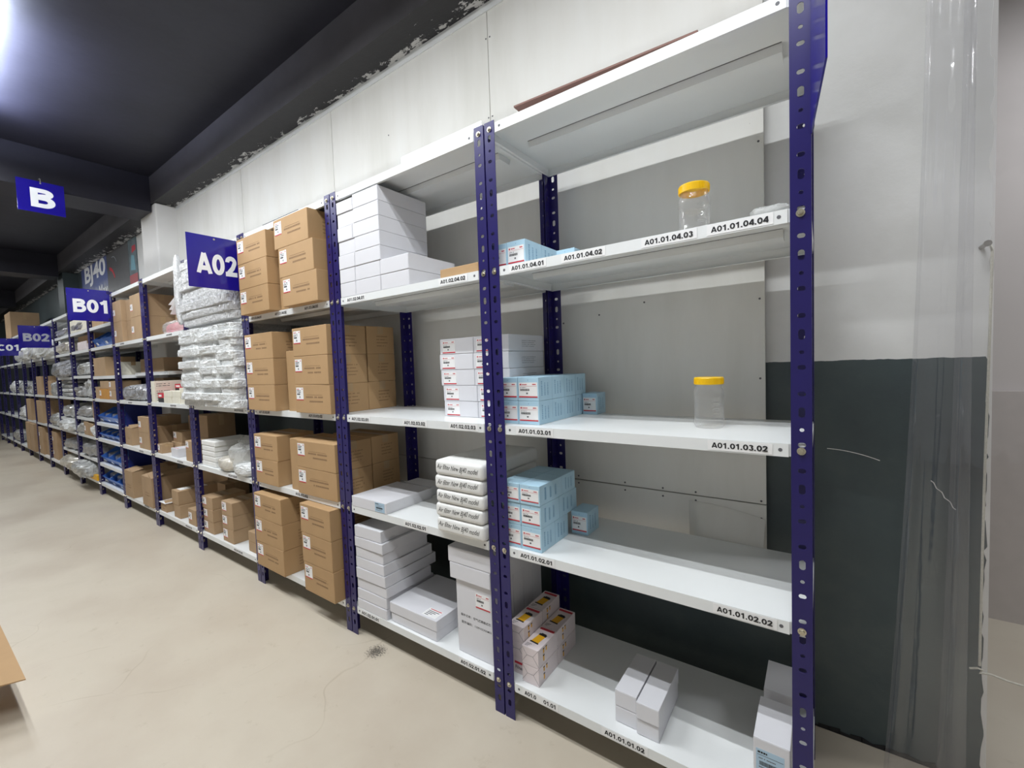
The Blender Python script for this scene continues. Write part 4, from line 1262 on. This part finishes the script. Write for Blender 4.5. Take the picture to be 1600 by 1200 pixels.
# fifth bay level 3: cream boxes and a red and black box
G = 'small cream boxes in the fifth bay'
for r_ in range(3):
    o = box_thing('cream_box', -4.298, -4.212, 0.005, 0.25, Z0[3] + r_ * 0.056, Z0[3] + r_ * 0.056 + 0.0555, card_cream); tag(o, 'cream box in the left column of the cream boxes, %s' % tier(r_, 3), 'box', G)
    q = MB(); dashes(q, -0.11, -0.02, 0.014, 0.005, 0, random.Random(r_), 0); dashes(q, -0.11, -0.02, 0.030, 0.005, 0, random.Random(r_ + 9), 0)
    q2 = MB(); q2.v = [(0.0435 - v[1], v[0], v[2]) for v in q.v]; q2.f = q.f; q2.m = q.m
    q2.build('printed_text', ink_black, parent=o)
k = 0
for r_, xs in enumerate(((-4.02, -3.86, -3.70, -3.55), (-4.015, -3.85, -3.69, -3.55))):
    for c in range(3):
        o = box_thing('cream_box', xs[c], xs[c + 1] - 0.002, 0.004 + 0.004 * c, 0.13, Z0[3] + r_ * 0.046, Z0[3] + r_ * 0.046 + 0.0455, card_cream)
        tag(o, 'cream box in the front block, %s row, %s' % (['lower', 'upper'][r_], ['left', 'middle', 'right'][c]), 'box', G)
o = box_thing('cream_box', -3.74, -3.62, 0.02, 0.12, Z0[3] + 0.0925, Z0[3] + 0.115, card_cream); tag(o, 'cream box lying alone on top of the front block', 'box', G)
small(-4.20, -3.98, 0.29, 0.40, Z0[3], Z0[3] + 0.20, 'pale grey carton at the back left behind the cream boxes', 0, None, mt=card_cream, stk=False)
small(-3.96, -3.58, 0.27, 0.40, Z0[3], Z0[3] + 0.165, 'pale carton at the back right behind the cream boxes', 0, None, mt=card_cream, stk=False)
def redblack(x0, x1, y0, y1, z0, z1, label):
    o = box_thing('red_black_box', x0, x1, y0, y1, z0, z1, ink_black)
    w, d, h = x1 - x0, y1 - y0, z1 - z0
    q = MB(); q.box(-w / 2, w / 2, -d / 2 - 0.0006, -d / 2 - 0.0001, h * 0.5, h); q.box(-w / 2, w / 2, -d / 2, d / 2, h + 0.0001, h + 0.0006); q.box(w / 2 + 0.0001, w / 2 + 0.0006, -d / 2, d / 2, h * 0.45, h)
    q.build('red_panel', ink_red, parent=o)
    q = MB(); q.box(-w * 0.4, 0, -d / 2 - 0.001, -d / 2 - 0.0007, h * 0.62, h * 0.85); q.build('white_patch', paper_white, parent=o)
    tag(o, label, 'box', 'red and black boxes in the fifth bay')
redblack(-4.20, -4.04, 0.02, 0.20, Z0[3], Z0[3] + 0.072, 'red and black box wedged low between the cream boxes')
redblack(-4.19, -3.98, 0.135, 0.25, Z0[3] + 0.0722, Z0[3] + 0.138, 'red and black box on top, left of the loose cream box')
# fifth bay level 4
G = 'big brown cartons under the top shelf by the B01 sign'
for r_ in range(2):
    small(-4.66, -4.40, 0.0, 0.30, Z0[4] + r_ * 0.183, Z0[4] + r_ * 0.183 + 0.1825, 'big brown carton behind the scuffed post, %s of the right pair' % ['lower', 'upper'][r_], r_, G)
    small(-5.165, -4.92, 0.0, 0.27, Z0[4] + r_ * 0.185, Z0[4] + r_ * 0.185 + 0.1845, 'big brown carton beside the B01 sign, %s of the left pair' % ['lower', 'upper'][r_], r_, G)
    small(-4.90, -4.69, 0.03, 0.30, Z0[4] + r_ * 0.180, Z0[4] + r_ * 0.180 + 0.1795, 'brown carton between the two front pairs, %s one' % ['lower', 'upper'][r_], r_, G, mt=card_dark, stk=False)
for r_ in range(2):
    small(-4.28, -3.86, 0.20, 0.40, Z0[4] + r_ * 0.183, Z0[4] + r_ * 0.183 + 0.1825, 'printed brown carton lying behind the pink bag, %s of two' % ['lower', 'upper'][r_], r_, None, mt=card_kraft, stk=False)
o = lump('foam_part', -4.01, -3.66, 0.03, 0.18, Z0[4], Z0[4] + 0.075, 90, 0.010, part_pink, 'pink foam piece inside the clear bag near the bubble wrap', 'foam')
lump('plastic_bag', -4.07, -3.62, 0.015, 0.195, Z0[4], Z0[4] + 0.095, 91, 0.010, bag_clear, 'clear bag around the pink foam piece', 'bag')
q = MB()
for k in range(3):
    q.box(-0.07, 0.07, -0.12, 0.12, 0.0 + 0.03 * k, 0.002 + 0.03 * k, 0, Matrix.Rotation(-0.5 + 0.1 * k, 4, 'Y'))
o = q.build('paper_bundle', paper_white, loc=(-3.72, 0.13, 1.70)); tag(o, 'white paper sheets jutting out left of the bubble wrap', 'paper')

# sixth bay
open_carton(-5.165, -4.935, -0.005, 0.34, Z0[1], Z0[1] + 0.235, 'tall open carton, left of the two on the floor shelf of the sixth bay', 'tall open cartons in the sixth bay')
open_carton(-4.655, -4.40, -0.010, 0.36, Z0[1], Z0[1] + 0.245, 'tall open carton, right of the two on the floor shelf of the sixth bay', 'tall open cartons in the sixth bay')
open_carton(-5.165, -4.975, 0.022, 0.24, Z0[2], Z0[2] + 0.155, 'open-topped brown carton beside the blue side panel')
for r_ in range(2):
    small(-4.762, -4.50, 0.022, 0.26, Z0[2] + r_ * 0.138, Z0[2] + r_ * 0.138 + 0.1375, 'brown labelled carton right of the open-topped carton, %s of two' % ['lower', 'upper'][r_], r_, 'pair of brown cartons in the sixth bay')
small(-4.48, -4.40, 0.05, 0.30, Z0[2], Z0[2] + 0.20, 'narrow brown carton against the sixth bay post', 0, None, mt=card_dark, stk=False)
lump('plastic_bag', -5.16, -4.42, -0.005, 0.26, Z0[3], Z0[3] + 0.135, 95, 0.020, bag_metal, 'shiny grey bag of metal parts lying along the sixth bay', 'bag', nu=60, nv=20, freq=16, smooth=False)
small(-5.10, -4.87, 0.26, 0.39, Z0[3], Z0[3] + 0.19, 'yellowish brown carton behind the shiny grey bag', 0, None, stk=False)
G = 'brown cartons on the set-back sixth bay shelf'
small(-5.15, -4.92, 0.17, 0.38, 1.262, 1.385, 'brown carton on the set-back shelf, left one', 0, G, stk=False)
small(-4.90, -4.53, 0.17, 0.38, 1.262, 1.383, 'brown carton on the set-back shelf, right one', 0, G, stk=False)

# ------------------------------------------------------------------ blue storage bins
def bin_meshes():
    w, d, h = 0.24, 0.34, 0.11
    q = MB(); t = 0.004
    q.box(-w / 2, w / 2, -d / 2 + 0.05, d / 2, 0, t)
    prof = [(-d / 2 + 0.05, 0), (d / 2, 0), (d / 2, h), (-d / 2 + 0.14, h), (-d / 2, h * 0.45)]
    q.prism(prof, -w / 2, -w / 2 + t, 0, 'x'); q.prism(prof, w / 2 - t, w / 2, 0, 'x')
    q.box(-w / 2 + t, w / 2 - t, d / 2 - t, d / 2, t, h)
    q.prism([(-d / 2 + 0.05, 0), (-d / 2 + 0.055, 0.0), (-d / 2 + 0.006, h * 0.45), (-d / 2, h * 0.45)], -w / 2 + t, w / 2 - t, 0, 'x')
    body = q.mesh('bin_body', [bin_blue])
    q = MB(); q.box(-0.022, 0.022, 0, 0.0008, 0.006, 0.026)
    card = q.mesh('label_card', [paper_white])
    me = lump_mesh('bin_contents', w - 0.02, d - 0.07, h * 0.62, 5, 0.012, bag_grey, freq=16, nu=24, nv=12, power=0.4)
    return body, card, me
BB, BC, BI = bin_meshes()
def bin_(x, y, z, sx, sz, label):
    r = empty('storage_bin', (x, y, z)); r.scale = (sx, 0.95, sz)
    link('bin_body', BB, r)
    c = link('label_card', BC, r, (0, -0.166, 0.004)); c.rotation_euler = (0.75, 0, 0)
    c.location = (0, -0.148, 0.010)
    link('bin_contents', BI, r, (0, 0.02, 0.005))
    tag(r, label, 'storage bin', 'blue storage bins in the seventh bay')
for z, n_, sz, nm in ((Z0[1], 3, 1.35, 'lowest'), (0.3455, 3, 1.35, 'second-lowest'), (0.6045, 4, 0.95, 'third-lowest'), (0.7705, 3, 1.30, 'fourth-lowest')):
    for i in range(n_):
        w = 0.775 / n_
        bin_(-6.04 + w * (i + 0.5), 0.172, z + 0.0004, w / 0.24 * 0.97, sz, 'blue open-front bin, %s from the left on the %s bin shelf' % (['first', 'second', 'third', 'fourth'][i], nm))
for i in range(2):
    bin_(-5.90 + 0.34 * i, 0.18, Z0[4] + 0.0004, 1.35, 1.6, 'large bright blue bin below the B01 sign, %s of two' % ['left', 'right'][i])
G = 'small cartons above the blue bins'
small(-6.03, -5.86, 0.01, 0.15, Z0[3], Z0[3] + 0.12, 'small pale carton at the left above the blue bins', 1, G, stk=False)
small(-5.84, -5.50, 0.0, 0.2, Z0[3], Z0[3] + 0.10, 'orange-brown carton above the blue bins', 1, G, mt=card_orange)
small(-5.84, -5.54, 0.01, 0.2, Z0[3] + 0.101, Z0[3] + 0.18, 'brown carton on top of the orange-brown one', 1, G, stk=False)
small(-5.48, -5.28, 0.0, 0.2, Z0[3], Z0[3] + 0.09, 'labelled small carton at the right post above the bins, lower of two', 1, G)
small(-5.48, -5.28, 0.0, 0.2, Z0[3] + 0.091, Z0[3] + 0.175, 'labelled small carton at the right post above the bins, upper of two', 1, G)
small(-6.03, -5.60, 0.01, 0.25, 1.245, 1.43, 'plain brown carton on the shelf over the orange-brown carton', 1, None, stk=False)
small(-5.50, -5.30, 0.06, 0.25, 1.245, 1.37, 'small cream carton right of the plain brown carton', 1, None, mt=card_cream, stk=False)
small(-6.02, -5.6, 0.02, 0.28, 1.742, 1.84, 'brown carton on the shelf hidden partly behind the B01 sign', 1, None, stk=False)

# ------------------------------------------------------------------ far bays
def fbag(x0, x1, z0, h, seed, mt, label, y0=0.0, y1=0.34, amp=0.042):
    lump('plastic_bag', x0, x1, y0, y1, z0, z0 + h, seed, amp, mt, label, 'bag', 'bagged parts in the far bays', freq=11, nu=34, nv=16, smooth=False)
# eighth bay
fbag(-6.89, -6.15, 1.742, 0.10, 101, bag_dim, 'dull grey bag below the top shelf left of the B01 sign')
G = 'cartons under the B01 sign in the eighth bay'
for i in range(3):
    small(-6.88 + 0.25 * i, -6.65 + 0.25 * i, 0.0, 0.2, Z0[4] + 0.208, Z0[4] + 0.345, 'small cream carton at the B01 sign, %s of three' % ['left', 'middle', 'right'][i], i, G, mt=card_cream, stk=False)
small(-6.89, -6.15, 0.06, 0.38, Z0[4], Z0[4] + 0.17, 'wide open brown carton in the eighth bay, below the small cream cartons', 1, G, stk=False, mt=card_kraft)
for i in range(2):
    small(-6.60 + 0.2 * i, -6.42 + 0.2 * i, 0.0, 0.055, Z0[4], Z0[4] + 0.09, 'tiny pinkish carton in front of the wide carton, %s of two' % ['left', 'right'][i], i, G, stk=False, mt=card_pink)
fbag(-6.88, -6.16, 1.26, 0.13, 103, bag_grey, 'pale grey folded bag on the eighth bay shelf at eye height')
fbag(-6.88, -6.52, Z0[3], 0.12, 104, bag_dim, 'dim grey bag, left one of the eighth bay middle shelf')
fbag(-6.50, -6.15, Z0[3], 0.19, 105, bag_grey, 'upright pale bag, right one of the eighth bay middle shelf')
fbag(-6.88, -6.28, 0.797, 0.12, 106, bag_dim, 'grey bags of flat parts under the eighth bay middle shelf')
small(-6.27, -6.15, 0.02, 0.2, 0.797, 0.98, 'narrow tan carton right of the flat grey bags', 0, None, stk=False)
fbag(-6.88, -6.60, 0.604, 0.12, 107, bag_grey, 'clear bag left of the tan carton pair')
G = 'tan cartons wrapped in film'
small(-6.60, -6.42, 0.0, 0.2, 0.604, 0.75, 'film-wrapped tan carton, left one of the pair', 0, G)
small(-6.41, -6.24, 0.0, 0.2, 0.604, 0.74, 'film-wrapped tan carton, right one of the pair', 0, G, stk=False)
fbag(-6.24, -6.14, 0.604, 0.12, 108, bag_white, 'small white bag right of the wrapped tan cartons')
fbag(-6.88, -6.16, 0.365, 0.14, 109, bag_dim, 'dark grey bags on the second-lowest shelf of the eighth bay')
fbag(-6.88, -6.30, Z0[1], 0.17, 110, bag_grey, 'big grey bag spilling over the lowest shelf of the eighth bay', y0=-0.10)
o = box_thing('yellow_tray', -6.60, -6.16, -0.01, 0.02, Z0[1], Z0[1] + 0.055, ink_yellow); tag(o, 'flat orange-yellow tray on the lowest shelf beside the blue bins', 'tray')
# ninth bay
fbag(-7.76, -7.02, 1.745, 0.10, 111, bag_dim, 'grey folded bag right of the B02 sign letters')
fbag(-7.77, -7.02, Z0[4], 0.14, 112, bag_cream, 'creamy grey bag just below and right of the B02 sign')
fbag(-7.76, -7.02, 1.25, 0.19, 113, bag_metal, 'shiny bag with dark stripes in the ninth bay', y0=-0.06)
for i in range(4):
    fbag(-7.76, -7.02, Z0[3] + 0.05 * i, 0.055, 114 + i, [bag_grey, bag_white, bag_grey, bag_dim][i], 'flat bagged panel in the ninth bay, %s of four' % tier(i, 4), amp=0.012)
fbag(-7.76, -7.02, 0.757, 0.15, 118, bag_grey, 'grey heap of bags above the white cloth-like bag')
fbag(-7.76, -7.02, 0.604, 0.13, 119, bag_white, 'white cloth-like bag drooping over the ninth bay shelf edge', y0=-0.05)
fbag(-7.76, -7.02, 0.365, 0.12, 120, bag_dim, 'dark bag with pale edges low in the ninth bay')
fbag(-7.76, -7.02, Z0[1], 0.15, 121, bag_cream, 'cream plastic bags bulging from the lowest shelf of the ninth bay', y0=-0.06)
# tenth bay onwards
fbag(-8.62, -7.92, 1.535, 0.21, 122, bag_white, 'white crumpled bundle directly under the B02 sign', y0=-0.04)
G = 'brown cartons in the far bays'
small(-8.60, -8.34, 0.02, 0.3, Z0[3], Z0[3] + 0.20, 'brown carton on the middle shelf left of the flat grey bags', 0, G, stk=False)
fbag(-8.32, -7.95, Z0[3], 0.18, 123, bag_grey, 'grey bag beside the brown carton on the tenth bay middle shelf')
fbag(-8.62, -7.92, 0.604, 0.16, 124, bag_grey, 'grey and white bags above the stacked brown cartons')
for r_ in range(2):
    small(-8.62, -8.30, 0.02, 0.35, Z0[1] + r_ * 0.19, Z0[1] + r_ * 0.19 + 0.1895, 'brown carton low in the tenth bay, left column, %s' % ['lower', 'upper'][r_], 0, G)
    small(-8.26, -7.95, 0.06, 0.38, Z0[1] + r_ * 0.18, Z0[1] + r_ * 0.18 + 0.1795, 'brown carton low in the tenth bay, right column, %s' % ['lower', 'upper'][r_], 0, G, stk=False)
fbag(-9.49, -8.76, 1.535, 0.25, 125, bag_white, 'large white bundle in front of the C01 sign', y0=-0.06)
small(-9.46, -9.05, 0.02, 0.3, Z0[3], Z0[3] + 0.27, 'shiny taped brown carton on the eleventh bay middle shelf', 0, G, stk=False)
small(-9.46, -9.0, 0.0, 0.3, 0.604, 0.93, 'tall brown carton on the eleventh bay shelf, pinkish side', 0, G, stk=False)
for r_ in range(2):
    small(-9.48, -9.15, 0.0, 0.3, Z0[1] + r_ * 0.20, Z0[1] + r_ * 0.20 + 0.1995, 'brown carton low in the eleventh bay, left column, %s' % ['lower', 'upper'][r_], 0, G)
    small(-9.12, -8.78, 0.03, 0.3, Z0[1] + r_ * 0.16, Z0[1] + r_ * 0.16 + 0.1595, 'brown carton low in the eleventh bay, right column, %s' % ['lower', 'upper'][r_], 0, G, stk=False)
fbag(-10.36, -9.62, 1.535, 0.20, 126, bag_white, 'white bundle left of the C01 sign bracket', y0=-0.05)
fbag(-10.36, -9.62, Z0[3], 0.16, 127, bag_grey, 'grey bags on the twelfth bay middle shelf')
small(-10.35, -9.95, 0.0, 0.3, 0.604, 0.94, 'tall brown carton on the twelfth bay shelf', 0, G, stk=False)
small(-10.36, -10.02, -0.03, 0.3, Z0[1], Z0[1] + 0.435, 'very tall brown carton standing on the twelfth bay floor shelf, left one', 0, G, stk=False)
small(-9.98, -9.64, -0.03, 0.3, Z0[1], Z0[1] + 0.43, 'very tall brown carton standing on the twelfth bay floor shelf, right one', 0, G, stk=False)
fbag(-11.2, -10.5, Z0[3], 0.20, 128, bag_grey, 'greyish bag heap on the thirteenth bay middle shelf')
fbag(-11.2, -10.5, 0.604, 0.20, 129, bag_white, 'pale bag on the thirteenth bay shelf')
fbag(-11.2, -10.5, Z0[4], 0.2, 130, bag_white, 'pale bundle below the C01 sign in the thirteenth bay')
fbag(-12.1, -11.4, Z0[3], 0.20, 131, bag_white, 'white bags on the fourteenth bay middle shelf')
fbag(-12.1, -11.4, Z0[1], 0.2, 132, bag_grey, 'grey bags on the fourteenth bay floor shelf')
o = small(-11.95, -11.30, 0.0, 0.36, Z0[5], 2.44, 'big taped brown carton on top of the far racks', 0, None, mt=card_kraft, stk=False)

# things lying on the top shelves and near the edge
q = MB(); q.prism([(0.0, 0.012), (0.30, 0.0005), (0.30, 0.0045), (0.0, 0.017)], -0.268, 0.268, 0, 'x')
o = q.build('cardboard_sheet', mat('card_red_brown', (0.20, 0.11, 0.09), 0.8), loc=(-0.494, 0.018, Z0[5])); o.rotation_euler = (0, 0.035, 0); o.location.z += 0.010
tag(o, 'thin dark brown cardboard sheet lying on top of the nearest bay', 'cardboard sheet')
o = box_thing('foam_strip', -1.283, -0.885, 0.012, 0.09, Z0[5], Z0[5] + 0.036, foam_white, rz=0.0, bev=0.008); tag(o, 'long white foam strip lying on top of the second bay', 'foam strip')
o = box_thing('metal_bar', -2.37, -2.02, 0.012, 0.03, Z0[5], Z0[5] + 0.012, ink_black, bev=0.001); tag(o, 'thin black bar lying on top of the third bay', 'bar')
me = lump_mesh('clear_film', 0.075, 0.10, 0.028, 140, 0.008, bag_clear, freq=30, nu=30, nv=14, power=0.7)
o = link('clear_film', me, None, (-0.085, 0.075, Z0[4] + 0.0004)); tag(o, 'crumpled scrap of clear film above the A01.01.04.04 label', 'plastic film')

# carton flap reaching into the picture at the lower left
r = empty('open_carton', (-2.64, -1.45, 0.0))
q = MB(); w, d, h, t = 0.70, 0.50, 0.148, 0.004
q.box(-w / 2, w / 2, -d / 2, d / 2, 0, t); q.box(-w / 2, w / 2, -d / 2, -d / 2 + t, t, h); q.box(-w / 2, w / 2, d / 2 - t, d / 2, t, h)
q.box(-w / 2, -w / 2 + t, -d / 2 + t, d / 2 - t, t, h); q.box(w / 2 - t, w / 2, -d / 2 + t, d / 2 - t, t, h)
q.build('carton_body', card_brown, parent=r)
q = MB(); q.prism([(-w / 2, d / 2), (w / 2 - 0.10, d / 2), (w / 2 + 0.003, 0.475), (-w / 2, 0.466)], h - 0.001, h + 0.003, 0, 'z'); q.build('flap', card_brown, parent=r)
tag(r, 'open brown carton on the floor, its flap reaching in at the lower left edge', 'box')

# ------------------------------------------------------------------ doorway: cord, hook, strip curtain
r = empty('cord', (0.35, 0.48, 0.36))
q = MB()
pts = [(0.361 - 0.35, 0.02, 1.481 - 0.36), (0.013, 0.01, 1.10), (0.008, 0.0, 0.83), (0.004, 0.0, 0.55), (0.002, 0, 0.3), (0.0, 0.0, 0.012)]
q.tube(pts, 0.0028, 8); q.build('upright_length', cord_mat, parent=r)
q = MB(); q.tube([(-0.018, 0, -0.002), (-0.004, -0.004, 0.006), (0.006, 0.004, 0.0), (0.0, 0, -0.008), (0.02, 0, -0.004), (0.05, 0.0, -0.010), (0.10, 0, -0.013), (0.3, 0.02, -0.03), (0.6, 0.05, -0.03)], 0.0026, 8); q.build('knotted_length', cord_mat, parent=r)
tag(r, 'pale cord hanging down the end of the wall and knotted near the bottom', 'cord')
q = MB(); q.cyl((0, -0.022, 0), 0.005, 0.056, 'y', 8); q.cyl((0, -0.026, 0), 0.008, 0.004, 'y', 8)
o = q.build('wall_peg', hook_metal, loc=(0.352, 0.5, 1.478)); tag(o, 'small metal peg sticking out of the white wall by the doorway', 'peg')

def strip(top0, top1, bot0, bot1, y, seed, label, zt=2.55, zb=0.02):
    q = MB(); nx, nz = 22, 44; T = 0.0022
    for off in (0, T):
        base = len(q.v)
        for j in range(nz + 1):
            v = j / nz; z = zt + (zb - zt) * v
            bow = v * v
            for i in range(nx + 1):
                u = i / nx
                xa = top0 + (bot0 - top0) * bow; xb = top1 + (bot1 - top1) * bow
                x = xa + (xb - xa) * u
                yy = y + 0.007 * math.sin(u * 5.5 + seed + v * 1.6) + 0.002 * math.sin(u * 13 + v * 4 + seed * 2)
                # rolled left edge
                yy += 0.016 * math.exp(-u * 10) * math.cos(u * 28)
                q.v.append((x, yy + off, z))
        for j in range(nz):
            for i in range(nx):
                a = base + j * (nx + 1) + i
                f = (a, a + 1, a + nx + 2, a + nx + 1)
                q.f.append(f if off == 0 else tuple(reversed(f))); q.m.append(0)
    n1 = (nx + 1) * (nz + 1)
    for j in range(nz):
        for i in (0, nx):
            a = j * (nx + 1) + i
            q.f.append((a, a + nx + 1, a + nx + 1 + n1, a + n1)); q.m.append(0)
    o = q.build('curtain_strip', pvc_clear, smooth=True, fix=False)
    tag(o, label, 'strip curtain', 'clear plastic curtain strips at the doorway')
    return o
strip(0.222, 0.300, 0.145, 0.300, 0.33, 0.4, 'clear plastic curtain strip, leftmost, bowing out in front of the wall')
strip(0.292, 0.480, 0.255, 0.470, 0.375, 1.9, 'clear plastic curtain strip, middle one across the wall end')
strip(0.45, 0.64, 0.44, 0.66, 0.33, 3.1, 'clear plastic curtain strip, rightmost at the picture edge')
q = MB(); q.box(0.18, 1.6, 0.30, 0.42, 2.55, 2.60); o = q.build('curtain_rail', shelf_white)
tag(o, 'rail over the doorway from which the clear strips hang', 'rail')

# ceiling light fixtures: two tubes on a slim spine hung from the ceiling (just outside the picture)
tm_, tn_, tb_ = nt('tube_glow')
tb_.inputs['Emission Color'].default_value = (0.95, 0.98, 1.0, 1)
tb_.inputs['Emission Strength'].default_value = 6.0
fix0 = empty('ceiling_light', (LAMP_X[0], -0.93, 2.86))
q = MB(); q.box(-0.60, 0.60, -0.02, 0.02, 0, 0.02)
for xx in (-0.5, 0.5): q.box(xx - 0.006, xx + 0.006, -0.13, 0.13, 0.02, 0.026)
q.build('housing', lamp_white, parent=fix0)
for yy in (-0.13, 0.13):
    q = MB(); q.cyl((-0.58, yy, 0.098), 0.010, 1.16, 'x', 12); q.build('tube', tm_, parent=fix0)
    q = MB()
    for xx in (-0.595, 0.583): q.cyl((xx, yy, 0.098), 0.013, 0.012, 'x', 12)
    for xx in (-0.589, 0.589): q.box(xx - 0.004, xx + 0.004, yy - 0.004, yy + 0.004, 0.0, 0.088)
    q.box(-0.593, -0.585, min(0, yy), max(0, yy), 0.0, 0.008); q.box(0.585, 0.593, min(0, yy), max(0, yy), 0.0, 0.008)
    q.build('tube_holder', lamp_white, parent=fix0)
for xx in (-0.45, 0.45):
    q = MB(); q.cyl((xx, 0, 0.02), 0.002, CEIL - 2.86 - 0.0205, 'z', 6); q.build('hanger', hook_metal, parent=fix0)
tag(fix0, 'twin tube ceiling light hanging over the aisle in front of the racks', 'ceiling light', 'twin tube ceiling lights over the aisle')
for lx in LAMP_X[1:]:
    f = copy_tree(fix0); f.location.x = lx
